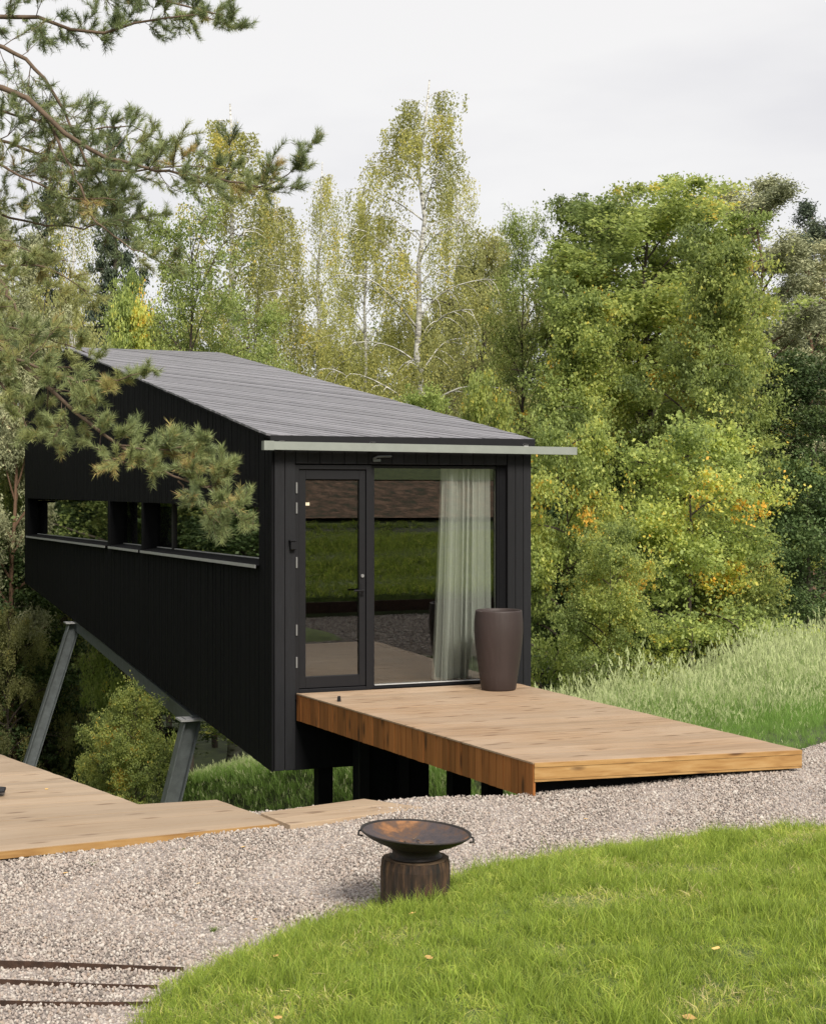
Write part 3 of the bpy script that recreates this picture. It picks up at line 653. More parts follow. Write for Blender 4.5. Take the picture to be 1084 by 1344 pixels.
# steel legs and beam
def hbeam(p, q, w_, mat, name, parent):
    p, q = np.array(p, float), np.array(q, float); d = q - p; d /= np.linalg.norm(d)
    a = np.array((0, 1., 0)); a -= d * (a @ d); a /= np.linalg.norm(a); b = np.cross(d, a); t = w_ * .09
    mb = MB()
    def bar_(ca, cb, ha, hb):
        mb.prism([p + a * (ca + sa * ha) + b * (cb + sb * hb) for sa, sb in ((-1, -1), (1, -1), (1, 1), (-1, 1))], q - p)
    h = w_ / 2
    bar_(0, -h + t / 2, h, t / 2); bar_(0, h - t / 2, h, t / 2); bar_(0, 0, t / 2, h - t - .001)
    return mb.build(name, mat, parent)
def side_pt(x, y): 
    r = ray(x, y); t = (-.254 + .005 * CAM[1] - CAM[0]) / (r[0] - .005 * r[1]); return CAM + r * t
t1, t2 = side_pt(96, 818), side_pt(249, 945)
b1_ = on_v(36, 1010, t1[1]) ; b2_ = on_v(222, 1060, t2[1])
def extend(p, q, zt):
    p, q = np.array(p), np.array(q); return p + (q - p) * (zt - p[2]) / (q[2] - p[2])
e1 = extend(t1, b1_, float(base_h(b1_[0], b1_[1])) - .3); e2 = extend(t2, b2_, float(base_h(b2_[0], b2_[1])) - .3)
l1 = hbeam(t1 + np.array((.02, 0, 0)), e1, .20, M['steel'], 'leg', cabin); l2 = hbeam(t2 + np.array((.02, 0, 0)), e2, .20, M['steel'], 'leg', cabin)
for t_ in (t1, t2): MB().box((t_[0] - .14, t_[1] - .15, t_[2] + .0), (t_[0] + .2, t_[1] + .15, t_[2] + .02)).build('cap_plate', M['alu'], cabin)
bm_a = t1 + np.array((.08, 0, .0)); bm_b = t2 + np.array((.08, 0, -.0))
MB().prism([bm_a + np.array((-.05, 0, -.13)), bm_a + np.array((.05, 0, -.13)), bm_a + np.array((.05, 0, .05)), bm_a + np.array((-.05, 0, .05))], bm_b - bm_a).build('beam', M['steel'], cabin)
# posts and foundation wall under the front
for (x0, x1, v_) in ((418, 437, .05), (594, 618, -1.2), (640, 660, -1.6)):
    a = on_v(x0, 1005, v_); b = on_v(x1, 1005, v_)
    MB().box((a[0], v_, float(base_h(a[0], v_)) - .4), (b[0], v_ + .15, -.28 if v_ < 0 else ZF + .02)).build('post', M['black'], cabin)
a = on_v(471, 1005, -.3); b = on_v(522, 1005, -.3); c = on_v(563, 1005, -.3)
MB().box((a[0], -.3, -2.6), (c[0], -.12, -.27)).build('foundation_wall', M['black'], cabin)
for x_ in (472, 524): a = on_v(x_, 1005, -.34); MB().box((a[0], -.345, -2.4), (a[0] + .10, -.302, -.28)).build('post', M['blackmetal'], cabin)

# ------------------------------------------------------------------ entrance deck
A0 = on_z(388, 908.4, 0); B0 = on_z(701, 1001.6, 0); C0 = on_z(1052, 984.4, 0); D0 = np.array([2.36, -.02, 0.]); A0 = np.array([.0, -.02, 0.])
deck = empty('deck', (1.2, -2.2, -.2), 'pale timber entrance deck with dark brown boarded side in front of the glazed door', 'deck')
nb = 34
for i in range(nb):
    t0, t1_ = i / nb, (i + 1) / nb; g = .0016
    def Lp(t): return A0 + (B0 - A0) * t
    def Rp(t): return D0 + (C0 - D0) * t
    e = (B0 - A0) / np.linalg.norm(B0 - A0) * .004
    j = random.uniform(-.0015, .0015)
    q = [Lp(t0) + e, Lp(t1_) - e, Rp(t1_) - e, Rp(t0) + e]; q = [p + np.array((0, 0, j)) for p in q]
    MB().slab(q, .028, .003).build('deck_board', M['deck'], deck)
# frame below the boards
ins = lambda p, d: p + np.array(d)
MB().prism([ins(A0, (.03, 0, -.03)), ins(B0, (.03, .03, -.03)), ins(C0, (-.03, .03, -.03)), ins(D0, (-.03, 0, -.03))], (0, 0, -.11)).build('deck_frame', M['black'], deck)
# front edge boards (two courses)
dB = (C0 - B0); nB = np.array((dB[1], -dB[0], 0)) / np.linalg.norm(dB[:2])
def edge_board(z0, z1, pr_, a=0.0, b=1.0):
    p, q = B0 + dB * a, B0 + dB * b
    mb = MB(); mb.prism([p + nB * pr_ + (0, 0, z0), q + nB * pr_ + (0, 0, z0), q + nB * pr_ + (0, 0, z1), p + nB * pr_ + (0, 0, z1)], -nB * (.022))
    return mb.build('edge_board', M['fasciay'], deck)
edge_board(-.034, -.002, .010); edge_board(-.122, -.037, .006); edge_board(-.140, -.125, .004)
MB().prism([B0 - nB * .12 + (.02, 0, -.34), C0 - nB * .12 + (-.04, 0, -.34), C0 - nB * .12 + (-.04, 0, -.142), B0 - nB * .12 + (.02, 0, -.142)], -nB * .04).build('bearer_or_shade_board', M['black'], deck)  # dark board added behind the front edge, standing in for its shadow
# left side boards, vertical
dL = (B0 - A0); nL = np.array((dL[1], -dL[0], 0)); nL = nL / np.linalg.norm(nL[:2])
if nL[0] > 0: nL = -nL
ln = np.linalg.norm(dL); nbo = 41
for i in range(nbo):
    a, b = i / nbo, (i + 1) / nbo; g = .0035 / ln
    p, q = A0 + dL * (a + g), A0 + dL * (b - g); j = random.uniform(0, .004)
    MB().prism([p + nL * (.004 + j) + (0, 0, -.268 + random.uniform(-.003, .003)), q + nL * (.004 + j) + (0, 0, -.268), q + nL * (.004 + j) + (0, 0, -.012), p + nL * (.004 + j) + (0, 0, -.012)], -nL * .02).build('side_board', M['fascia'], deck)
MB().prism([A0 + nL * .010 + (0, 0, -.0105), B0 + nL * .010 + (0, 0, -.0105), B0 + nL * .010 + (0, 0, .0015), A0 + nL * .010 + (0, 0, .0015)], -nL * .018).build('edge_board', M['deck'], deck)
# small black cap standing on the deck
p = on_z(445, 921, 0)
MB().lathe([(0, 0), (.019, 0), (.017, .03), (.014, .05), (0, .052)], (p[0], p[1], .001), 14).build('peg', M['blackmetal'], None)
tag(bpy.data.objects['peg'], 'small black peg standing on the left front of the pale deck', 'peg')

# ------------------------------------------------------------------ low platform on the left
plat = empty('platform', (-3, -3, -.42), 'low weathered timber platform beside the gravel at the left edge', 'platform')
zt = -.288
f0, f1 = on_z(0, 1118, zt), on_z(372, 1081, zt); fdir = (f1 - f0) / (f1[0] - f0[0])
pr_right = lambda t: None
c1, c2, c3 = on_z(372, 1080, zt), on_z(285, 1050, zt), on_z(183, 1056, zt); c4 = on_z(0, 990, zt)
ll = -6.2; e0 = f1 + fdir * (ll - f1[0])
pw = .125
# front strip of boards: between front edge and the jog line
nfr = 8; jogL = c3 + (c2 - c3) / (c2[0] - c3[0]) * (ll - c3[0])
for i in range(nfr):
    a, b = i / nfr, (i + 1) / nfr; g = .0025
    q = [e0 + (jogL - e0) * (a + g), c1 + (c2 - c1) * (a + g), c1 + (c2 - c1) * (b - g), e0 + (jogL - e0) * (b - g)]
    j = random.uniform(-.002, .002); MB().slab([p + (0, 0, j) for p in q], .028, .003).build('deck_board', M['deckold'], plat)
nre = 30; up = (c4 - c3); far = c3 + up * 1.35; lf = jogL + (far - c3) * 1.0
for i in range(nre):
    a, b = i / nre, (i + 1) / nre; g = .0007
    q = [jogL + (lf - jogL) * (a + g), c3 + (far - c3) * (a + g), c3 + (far - c3) * (b - g), jogL + (lf - jogL) * (b - g)]
    j = random.uniform(-.002, .002); MB().slab([p + (0, 0, j) for p in q], .028, .003).build('deck_board', M['deckold'], plat)
dwn = np.array((0, 0, -.03))
nf = np.array((fdir[1], -1, 0)); nf /= np.linalg.norm(nf)
MB().prism([e0 + nf * .012 + (0, 0, -.004), c1 + nf * .012 + (0, 0, -.004), c1 + nf * .012 + (0, 0, -.05), e0 + nf * .012 + (0, 0, -.05)], -nf * .011).build('edge_board', M['fasciay'], plat)
MB().prism([e0 - nf * .03 + dwn, c1 - nf * .03 + dwn, c2 + dwn, c3 + dwn, far + dwn, lf + dwn], (0, 0, -.10)).build('platform_frame', M['black'], plat)
for (x_, y_) in ((-2.35, -2.9), (-2.9, -.6), (-2.9, .4), (-4.5, .4), (-4.5, -1.5)):
    MB().box((x_ - .06, y_ - .06, float(base_h(x_, y_)) - .2), (x_ + .06, y_ + .06, zt - .132)).build('post', M['black'], plat)
# loose step board right of the platform
zp = zt; zt = -.268
g0, g1, g2, g3 = on_z(342, 1067, zt), on_z(478, 1048.5, zt), on_z(556, 1060, zt), on_z(381, 1083, zt)
st_ = empty('step_platform', tuple((g0 + g2) / 2 + (0, 0, -.08)), 'narrow low timber step next to the platform, below the dark posts', 'step')
for a, b in ((0, .5), (.5, 1)):
    g = .008; q = [g3 + (g0 - g3) * (a + g), g2 + (g1 - g2) * (a + g), g2 + (g1 - g2) * (b - g), g3 + (g0 - g3) * (b - g)]
    MB().slab(q, .045, .004).build('board', M['deckold'], st_)
MB().prism([g3 + (.03, .03, -.046), g2 + (-.05, .03, -.046), g1 + (-.04, -.03, -.046), g0 + (.03, -.03, -.046)], (0, 0, -.07)).build('bearer_or_shade_board', M['black'], st_)
# black bench end at the left edge
zt = zp
pb = on_z(-30, 1034, zt)
tb = empty('low_table', tuple(pb), 'dark flat corner of a low black tray table on the platform at the left edge', 'table')
q = [on_z(x, y, zt + .05) for x, y in ((-90, 1044), (6, 1038), (8, 1033), (-90, 1026))]
MB().slab(q, .016, .004).build('table_top', M['blackmetal'], tb)
for x_, y_ in ((-70, 1040), (-8, 1037)):
    s = on_z(x_, y_, zt + .03); MB().tube([(s[0], s[1], zt + .001), (s[0], s[1], zt + .034)], .012, 8).build('leg', M['blackmetal'], tb)

# ------------------------------------------------------------------ planter
pc = (1.965, -.50)
pl = empty('planter', (pc[0], pc[1], .001), 'tall dark brown tapered planter standing on the deck by the right of the glass', 'planter')
H = .80
prof = [(.168, .0), (.176, .012), (.195, .15), (.220, .32), (.238, .47), (.247, .58), (.246, .68), (.238, .76), (.236, .785), (.233, .798), (.226, .80), (.219, .795), (.217, .76), (.225, .68), (.226, .60)]
MB().add([(0, 0, 0)], []).lathe([(0, .0)] + prof, (pc[0], pc[1], .003), 64).build('pot', M['planter'], pl, True)
MB().lathe([(.226, .655), (.1, .66), (0, .663)], (pc[0], pc[1], .003), 32).build('soil', M['soil'], pl, True)

# ------------------------------------------------------------------ fire bowl on a log
fc = np.array((-1.465, -6.81)); gz = float(base_h(*fc))
rim = CAM[2] - (1093 - 650) / 2000 * 8.2
fb = empty('fire_bowl', (fc[0], fc[1], rim - .12), 'shallow rusted iron fire bowl sitting on a short log in the gravel', 'fire bowl')
tilt = np.array(Matrix.Rotation(R(3.6), 3, Vector((FW[0], FW[1], 0))))
rr = .297
outer = [(0.0, -.086), (.09, -.084), (.16, -.070), (.22, -.046), (.27, -.020), (rr, .0)]
MB().lathe(outer + [(rr + .004, .004), (rr + .002, .009), (rr - .006, .009), (rr - .012, .0)], (fc[0], fc[1], rim), 72, tilt).build('bowl', M['bowlout'], fb, True)
MB().lathe([(rr - .011, .001), (.255, -.024), (.21, -.042), (.15, -.060), (.08, -.072), (0, -.074)], (fc[0], fc[1], rim), 72, tilt).build('bowl_lining', M['rustbowl'], fb, True)
MB().lathe([(.150, -.068), (.128, -.090), (.126, -.112), (.142, -.122), (.143, -.130), (.0, -.130)], (fc[0], fc[1], rim), 48).build('ring_foot', M['bowlout'], fb, True)
for sgn in (-1, 1):
    c = np.array((fc[0], fc[1], rim)) + tilt @ np.array((RT[0] * sgn * rr, RT[1] * sgn * rr, .002)); tdir = np.array((-RT[1], RT[0], 0)); o_ = np.array((RT[0], RT[1], 0)) * sgn
    if sgn < 0: tdir_ = tdir
    pts = [c - tdir * .075 - o_ * .01 + (0, 0, -.02), c - tdir * .05 + o_ * .012 + (0, 0, -.022), c + tdir * .05 + o_ * .012 + (0, 0, -.022), c + tdir * .075 - o_ * .01 + (0, 0, -.02)]
    MB().tube(pts, .0055, 6).build('handle', M['bowlout'], fb)
r_ = np.random.default_rng(3); ash = MB()
for k in range(16):
    a = r_.uniform(0, 6.28); d_ = r_.uniform(0, .13); b_ = r_.uniform(0, 6.28); p = np.array((fc[0] + math.cos(a) * d_, fc[1] + math.sin(a) * d_, rim - .066 + r_.uniform(0, .012)))
    q_ = p + np.array((math.cos(b_), math.sin(b_), r_.uniform(-.05, .12))) * r_.uniform(.03, .08); ash.tube([p, q_], .004, 4)
tag(ash.build('twigs', M['twig'], fb), kind='stuff')
log = empty('log', (fc[0], fc[1], gz), 'dark upright sawn log carrying the fire bowl, its foot hidden in grass', 'log')
zt_ = rim - .134; n = 40; V = []; 
prof_r = [.186 + .008 * math.sin(3 * a * 6.28 / n) + random.uniform(-.005, .005) for a in range(n)]
mb = MB(); hh = np.linspace(gz - .05, zt_ - .001, 9); 
for hi_, h_ in enumerate(hh):
    for j in range(n):
        an = 2 * math.pi * j / n; rad = prof_r[j] + (.004 * math.sin(j * 2.7 + hi_ * .5)) - (.008 if hi_ == 8 else 0)
        mb.v.append((fc[0] + rad * math.cos(an), fc[1] + rad * math.sin(an), float(h_)))
for i in range(8):
    for j in range(n): mb.f.append((i * n + j, i * n + (j + 1) % n, (i + 1) * n + (j + 1) % n, (i + 1) * n + j))
mb.build('bark', M['stump'], log)
mb = MB(); mb.v = [(fc[0] + (prof_r[j] - .009) * math.cos(2 * math.pi * j / n), fc[1] + (prof_r[j] - .009) * math.sin(2 * math.pi * j / n), zt_) for j in range(n)]; mb.f = [tuple(range(n))]
mb.build('sawn_top', M['stumptop'], log)

# ------------------------------------------------------------------ rusty steel edging strips
for k, (xa, ya, xb, yb, hh_, lab) in enumerate(((-60, 1282, 240, 1293, .035, 'farthest and tallest rusty steel strip edging the gravel at lower left'), (-60, 1302, 206, 1315, .018, 'middle rusty steel strip set in the gravel at lower left'), (-60, 1331, 206, 1338, .018, 'nearest rusty steel strip set in the gravel at lower left'))):
    zz = -.41; a, b = on_z(xa, ya, zz), on_z(xb, yb, zz); mb = MB(); prev = None; nn = 14
    ex = []
    for i in range(nn + 1):
        t = i / nn; p = a + (b - a) * t; p[1] += .012 * math.sin(t * 5 + k); ex.append((p[0], p[1], float(base_h(p[0], p[1]))))
    dd = (b - a) / np.linalg.norm(b - a); nn_ = np.array((-dd[1], dd[0], 0)) * .006
    for i in range(nn):
        p, q = np.array(ex[i]), np.array(ex[i + 1]); h0 = hh_ * (1.0 - .6 * i / nn) + .014; h1 = hh_ * (1.0 - .6 * (i + 1) / nn) + .014
        bse = len(mb.v); mb.v += [tuple(p + (0, 0, -.03)), tuple(p + nn_ + (0, 0, -.03)), tuple(p + nn_ + (0, 0, h0)), tuple(p + (0, 0, h0))]
        if i == nn - 1: mb.v += [tuple(q + (0, 0, -.03)), tuple(q + nn_ + (0, 0, -.03)), tuple(q + nn_ + (0, 0, h1)), tuple(q + (0, 0, h1))]
        for s_ in range(4): mb.f.append((bse + s_, bse + (s_ + 1) % 4, bse + 4 + (s_ + 1) % 4, bse + 4 + s_))
    mb.f += [(3, 2, 1, 0), tuple(range(4 * nn, 4 * nn + 4))]
    tag(mb.build('steel_edging', M['corten']), lab, 'edging strip', 'rusty steel strips set in the gravel')

# retaining strip reflected in the glass
tag(MB().box((-3.75, -10.62, -.6), (40, -10.56, .10)).build('retaining_edge', M['corten']), 'long dark rusty steel edge holding the lawn beyond the gravel', 'edging')
tag(MB().box((-60, -25.3, .2), (60, -25.1, 1.08)).build('retaining_wall', M['black']), 'low dark wall at the foot of the brown bank', 'wall')

# ------------------------------------------------------------------ fallen leaves
def leafm(seed):
    r = np.random.default_rng(seed); mb = MB(); pts = []
    for t in np.linspace(0, 1, 7): pts.append((t, .36 * math.sin(math.pi * t ** .8) * (1 + .15 * r.normal())))
    c = r.uniform(.15, .35)
    top = [(t - .5, y, c * y * y + .12 * (t - .5) ** 2) for t, y in pts]; mid = [(t - .5, 0, .12 * (t - .5) ** 2) for t, y in pts]; bot = [(t - .5, -y, c * y * y + .12 * (t - .5) ** 2) for t, y in pts]
    v = top + mid + bot; f = []
    for i in range(6): f += [(i, i + 1, 7 + i + 1, 7 + i), (7 + i, 7 + i + 1, 14 + i + 1, 14 + i)]
    me = bpy.data.meshes.new('fallen_leaf'); me.from_pydata(v, [], f); me.materials.append(M['fallen']); return me
LM = [leafm(i) for i in range(3)]
def fallen(px_, py_, size, where, lab, z=None):
    for _ in range(1):
        if where == 'lawn':
            q = on_z(px_, py_, 0.)
            for _ in range(12): q = on_z(px_, py_, float(lawn_h(q[0], q[1])[0]) + .045)
        elif where == 'gravel':
            q = on_z(px_, py_, -.3)
            for _ in range(6): q = on_z(px_, py_, float(base_h(q[0], q[1])) + .022)
        else: q = on_z(px_, py_, z + .004)
    o = link('fallen_leaf', random.choice(LM)); o.location = q; o.scale = (size,) * 3; o.rotation_euler = (random.uniform(-.2, .2), random.uniform(-.2, .2), random.uniform(0, 6))
    tag(o, lab, 'leaf', 'fallen yellow leaves')
for a in ((563, 1257, .05, 'lawn', 'yellow fallen leaf lying in the middle of the foreground lawn'), (541, 1199, .045, 'lawn', 'yellow fallen leaf on the lawn just below the log'),
          (905, 1336, .06, 'lawn', 'brownish yellow leaf on the lawn at the bottom edge of the photo'), (365, 1336, .045, 'lawn', 'fallen leaf in the grass near the bottom left of the lawn'),
          (940, 1245, .05, 'lawn', 'withered leaf in the lawn at the right'), (362, 1255, .035, 'lawn', 'small fallen leaf near the left part of the lawn'),
          (124, 1268, .038, 'gravel', 'pale yellow leaf on the gravel above the steel strips'), (335, 1207, .034, 'gravel', 'small orange yellow leaf on the gravel near the lawn edge'),
          (86, 1146, .034, 'gravel', 'yellow leaf on the gravel below the platform'), (319, 1112, .04, 'gravel', 'yellow leaf on the gravel between platform and fire bowl'),
          (260, 1160, .034, 'gravel', 'faint yellow leaf in the middle of the gravel'), (22, 1315, .034, 'gravel', 'leaf lying between the steel strips'),
          (769, 1075, .035, 'gravel', 'reddish brown leaf on the gravel in front of the deck')): fallen(*a)
fallen(61, 1036, .035, 'wood', 'pale leaf lying on the weathered platform', -.288)

def weed(px_, py_, size, lab):
    q = on_z(px_, py_, -.33); q = on_z(px_, py_, float(base_h(q[0], q[1]))); me = blades(26, .03, .06, .006, .02, 1.1, int(px_), M['weed'], 3)
    o = link('weed', me); o.location = q; o.scale = (size,) * 3; tag(o, lab, 'weed', 'small weeds in the gravel')
weed(281, 1224, 1., 'small grey green weed growing in the gravel left of the lawn'); weed(122, 1137, .8, 'small weed in the gravel below the platform edge'); weed(240, 1118, .6, 'tiny weed in the gravel beside the yellow leaves')

# ------------------------------------------------------------------ trees
def curve_pts(p, d, length, n, droop, wob, r):
    pts = [np.array(p, float)]; d = np.array(d, float); d /= np.linalg.norm(d); st_ = length / n
    for i in range(n):
        d = d + np.array((r.normal(0, wob), r.normal(0, wob), r.normal(0, wob) - droop / n)); d /= np.linalg.norm(d)
        pts.append(pts[-1] + d * st_)
    return pts
def leaf_mesh(C, size, tint, r, up=.6, asp=.62, hang=0.):
    """folded leaf quads at centres C"""
    n = len(C); a = r.uniform(0, 2 * math.pi, n); d = np.stack([np.cos(a), np.sin(a), r.normal(-.25 - hang, .35, n)], 1); d /= np.linalg.norm(d, axis=1)[:, None]
    nn = r.normal(0, 1, (n, 3)) * (1 - up); nn[:, 2] += up; nn /= np.linalg.norm(nn, axis=1)[:, None]
    s = np.cross(d, nn); s /= np.linalg.norm(s, axis=1)[:, None] + 1e-9; nn = np.cross(s, d)
    sz = (size * r.uniform(.65, 1.25, n))[:, None]
    p0 = C - d * sz * .5; p2 = C + d * sz * .5; p1 = C + s * sz * asp * .5 + nn * sz * .10; p3 = C - s * sz * asp * .5 + nn * sz * .10
    V = np.stack([p0, p1, p2, p3], 1).reshape(-1, 3); i = np.arange(n) * 4
    F = np.concatenate([np.stack([i, i + 1, i + 2], 1), np.stack([i, i + 2, i + 3], 1)])
    return V, F, np.repeat(tint, 4)
def tree_proto(kind, H_, Rr, seed, nl, ls, leafm_, barkm, base=.15, dens=1., orange=.02, lean=0):
    r = np.random.default_rng(seed); wood_ = MB()
    tr = [np.array((0, 0, 0.))]
    nseg = 14; la = r.uniform(0, 6.28)
    for i in range(nseg):
        tr.append(np.array((lean * H_ * ((i + 1) / nseg) ** 1.5 + r.normal(0, .012 * H_ * .4), r.normal(0, .012 * H_ * .4), H_ * (i + 1) / nseg * (.97 if kind != 'spruce' else 1))))
    r0 = H_ * (.011 if kind == 'birch' else .014); rad = [r0 * (1 - .93 * (i / nseg)) + .006 for i in range(nseg + 1)]
    wood_.tube(tr, rad, 8)
    def trunk(t):
        x = t * nseg; i = min(int(x), nseg - 1); return tr[i] + (tr[i + 1] - tr[i]) * (x - i)
    tips = []      # (point, radius of clump, tint, flatness)
    if kind in ('maple', 'broad', 'bush', 'birch', 'olive'):
        nlim = {'maple': 34, 'broad': 34, 'bush': 26, 'birch': 40, 'olive': 36}[kind]
        for k in range(nlim):
            t = base + (1 - base) * ((k + .5) / nlim) ** .85 * .97; a = k * 2.399 + r.normal(0, .3)
            u_ = (t - base) / (1 - base)
            if kind == 'birch': ln_ = Rr * (math.sin(math.pi * min(1, u_ * .78 + .22)) ** .8 * 1.05 + .08); el = .85
            elif kind == 'bush': ln_ = Rr * (1 - .45 * u_); el = .55
            else: ln_ = Rr * (math.sin(math.pi * (.22 + .72 * u_)) ** .7 * 1.05); el = .55 + .5 * u_
            ln_ *= r.uniform(.6, 1.08) if kind == 'birch' else r.uniform(.55, 1.35); d = (math.cos(a), math.sin(a), math.tan(min(el, 1.2)))
            dr = {'maple': .75, 'broad': .6, 'bush': .7, 'birch': 1.0, 'olive': 1.1}[kind]
            pts = curve_pts(trunk(t), d, ln_ * 1.15, 7, dr, .07, r); rl = rad[0] * (.22 if kind == 'birch' else .42) * (1 - .75 * t) * min(1.2, ln_ / Rr) + .006
            wood_.tube(pts, [rl * (1 - .85 * i / 7) + .003 for i in range(8)], 5, False)
            ns = int({'maple': 9, 'broad': 9, 'bush': 9, 'birch': 9, 'olive': 9}[kind])
            ltint = r.normal(0, .13); thin = .35 if r.random() < .25 else 1.0
            for s_ in range(ns):
                f_ = .25 + .75 * (s_ + r.random()) / ns; x = f_ * 7; i = min(int(x), 6); p = pts[i] + (pts[i + 1] - pts[i]) * (x - i)
                a2 = a + r.choice((-1, 1)) * r.uniform(.4, 1.3); l2 = ln_ * (.36 if kind == 'birch' else .46) * (1.15 - .5 * f_) * r.uniform(.6, 1.3)
                sp = curve_pts(p, (math.cos(a2), math.sin(a2), r.uniform(-.15, .5)), l2, 4, .5 if kind != 'birch' else 1.2, .12, r)
                if r.random() < .55: wood_.tube(sp, [.008 * H_ / 12 * (1 - .8 * q / 4) + .003 for q in range(5)], 4, False)
                tint = ltint + r.normal(0, .12)
                if r.random() > thin or r.random() < .12: continue
                if kind == 'birch':
                    for q in (1, 2, 3, 4):
                        for _ in range(2):
                            L_ = r.uniform(.35, 1.1) * H_ / 14; o2 = sp[q] + np.append(r.normal(0, .10, 2), 0) * H_ / 14; tips.append((o2, L_, tint, 'hang'))
                elif kind == 'olive':
                    for q in (1, 2, 3, 4): tips.append((sp[q], .28 * H_ / 12, tint, 'ball')); tips.append((sp[q], .5 * H_ / 12, tint, 'hang'))
                else:
                    for q in (1, 2, 3, 4):
                        for _ in range(3):
                            tips.append((sp[q] + r.normal(0, 1, 3) * np.array((.26, .26, .17)) * Rr / 2.4, .25 * Rr / 2.4 * r.uniform(.5, 1.25), tint + r.normal(0, .07), 'flat'))
    elif kind == 'spruce':
        nlim = 120
        for k in range(nlim):
            t = .04 + .95 * (k / nlim) ** .9; a = k * 2.399 + r.normal(0, .2); ln_ = Rr * (1 - t) ** .8 * r.uniform(.75, 1.1) + .12
            pts = curve_pts(trunk(t), (math.cos(a), math.sin(a), -.1), ln_, 6, .15, .03, r); pts = [p + (0, 0, .12 * ln_ * (i / 6) ** 2) for i, p in enumerate(pts)]
            wood_.tube(pts, [.02 * (1 - .8 * i / 6) + .003 for i in range(7)], 4, False); tint = r.normal(0, .15)
            for s_ in range(max(3, int(ln_ * 9))):
                f_ = .15 + .85 * r.random(); x = f_ * 6; i = min(int(x), 5); p = pts[i] + (pts[i + 1] - pts[i]) * (x - i)
                sd_ = np.array((-math.sin(a), math.cos(a), 0)) * r.normal(0, .16 * ln_ * (1.1 - f_) + .05); tips.append((p + sd_, r.uniform(.2, .5), tint, 'hang'))
    elif kind == 'pine':
        nlim = 30
        for k in range(nlim):
            t = base + (1 - base) * ((k + .5) / nlim) * .98; a = k * 2.399 + r.normal(0, .4); u_ = (t - base) / (1 - base); ln_ = Rr * math.sin(math.pi * (.3 + .62 * u_)) ** .6 * r.uniform(.6, 1.2)
            pts = curve_pts(trunk(t), (math.cos(a), math.sin(a), .25 + .5 * u_), ln_, 6, -.2, .12, r); wood_.tube(pts, [.045 * (1 - .8 * i / 6) + .006 for i in range(7)], 5, False); lt_ = r.normal(0, .15)
            for s_ in range(7):
                f_ = .35 + .65 * r.random(); x = f_ * 6; i = min(int(x), 5); p = pts[i] + (pts[i + 1] - pts[i]) * (x - i); a2 = a + r.uniform(-1.5, 1.5)
                sp = curve_pts(p, (math.cos(a2), math.sin(a2), .45), ln_ * .3, 3, 0, .15, r); wood_.tube(sp, .01, 3, False)
                for q in (1, 2, 3): tips.append((sp[q], .26 * Rr / 2, lt_ + r.normal(0, .1), 'flat'))
    # leaves
    C = []; T = []; npt = max(1, int(nl / len(tips)))
    for (p, rad_, tint, mode) in tips:
        m_ = max(1, r.poisson(npt * dens * r.lognormal(-.15, .6)))
        if mode == 'hang':
            wq = (.032 if kind == 'birch' else .05) * H_ / 14 + .008; q = np.stack([r.normal(0, wq, m_), r.normal(0, wq, m_), -rad_ * r.random(m_)], 1)
        elif mode == 'flat': q = r.normal(0, 1, (m_, 3)) * rad_ * np.array((.60, .60, .27))
        else: q = r.normal(0, 1, (m_, 3)) * rad_ * .6
        C.append(p + q); tt = .42 + tint + r.normal(0, .13, m_)
        if r.random() < orange * .5: tt = r.uniform(.78, 1.0, m_)
        T.append(tt)
    C = np.concatenate(C); T = np.clip(np.concatenate(T), 0, 1)
    V, F, Tv = leaf_mesh(C, ls, T, r, .55 if kind in ('maple', 'broad', 'bush') else .3, .75 if kind in ('maple', 'broad', 'bush') else (.3 if kind in ('pine', 'spruce') else .6), .8 if kind in ('birch', 'spruce', 'olive') else 0)
    cm = npmesh('crown', V, F, leafm_, Tv)
    wm = bpy.data.meshes.new('trunk'); wm.from_pydata(wood_.v, [], wood_.f); wm.materials.append(barkm); wm.polygons.foreach_set('use_smooth', [True] * len(wm.polygons))
    return wm, cm, H_, Rr
PR = {}
def proto(key, *a, **k): PR[key] = tree_proto(*a, **k)
proto('maple_a', 'maple', 14, 2.9, 11, 82000, 0.112, M['leaf_maple'], M['bark'], base=.12, orange=.02)
proto('broad_f', 'broad', 12, 3.0, 31, 60000, 0.08, M['leaf_green'], M['bark'], base=.1, orange=.025)
proto('maple_b', 'maple', 9, 2.5, 12, 54000, 0.105, M['leaf_maple'], M['bark'], base=.12, orange=.03)
proto('bush_a', 'bush', 5, 2.3, 13, 40000, 0.092, M['leaf_maple'], M['bark'], base=.03, orange=.006)
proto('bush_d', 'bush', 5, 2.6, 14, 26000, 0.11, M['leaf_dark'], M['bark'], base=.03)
proto('broad_a', 'broad', 14, 3.2, 15, 56000, 0.115, M['leaf_green'], M['bark'], base=.1, orange=.03)
proto('broad_d', 'broad', 14, 3.4, 16, 40000, 0.145, M['leaf_dark'], M['bark'], base=.08)
proto('birch_a', 'birch', 19, 2.6, 17, 42000, 0.078, M['leaf_birch'], M['bark_birch'], base=.26, orange=.02)
proto('birch_b', 'birch', 17, 2.3, 18, 38000, 0.078, M['leaf_birch'], M['bark_birch'], base=.22, orange=.025)
proto('birch_s', 'birch', 17, 2.2, 19, 16000, 0.075, M['leaf_birch'], M['bark_birch'], base=.3, orange=.02)
proto('olive', 'olive', 12, 2.9, 20, 62000, 0.088, M['leaf_olive'], M['bark'], base=.15, orange=.03)
proto('spruce', 'spruce', 18, 2.6, 21, 50000, 0.17, M['needle_dark'], M['bark'])
proto('pine', 'pine', 14, 2.8, 22, 60000, 0.15, M['needle_far'], M['bark_pine'], base=.35)
proto('pine_d', 'pine', 14, 2.8, 23, 36000, 0.16, M['needle_dark'], M['bark_pine'], base=.4)
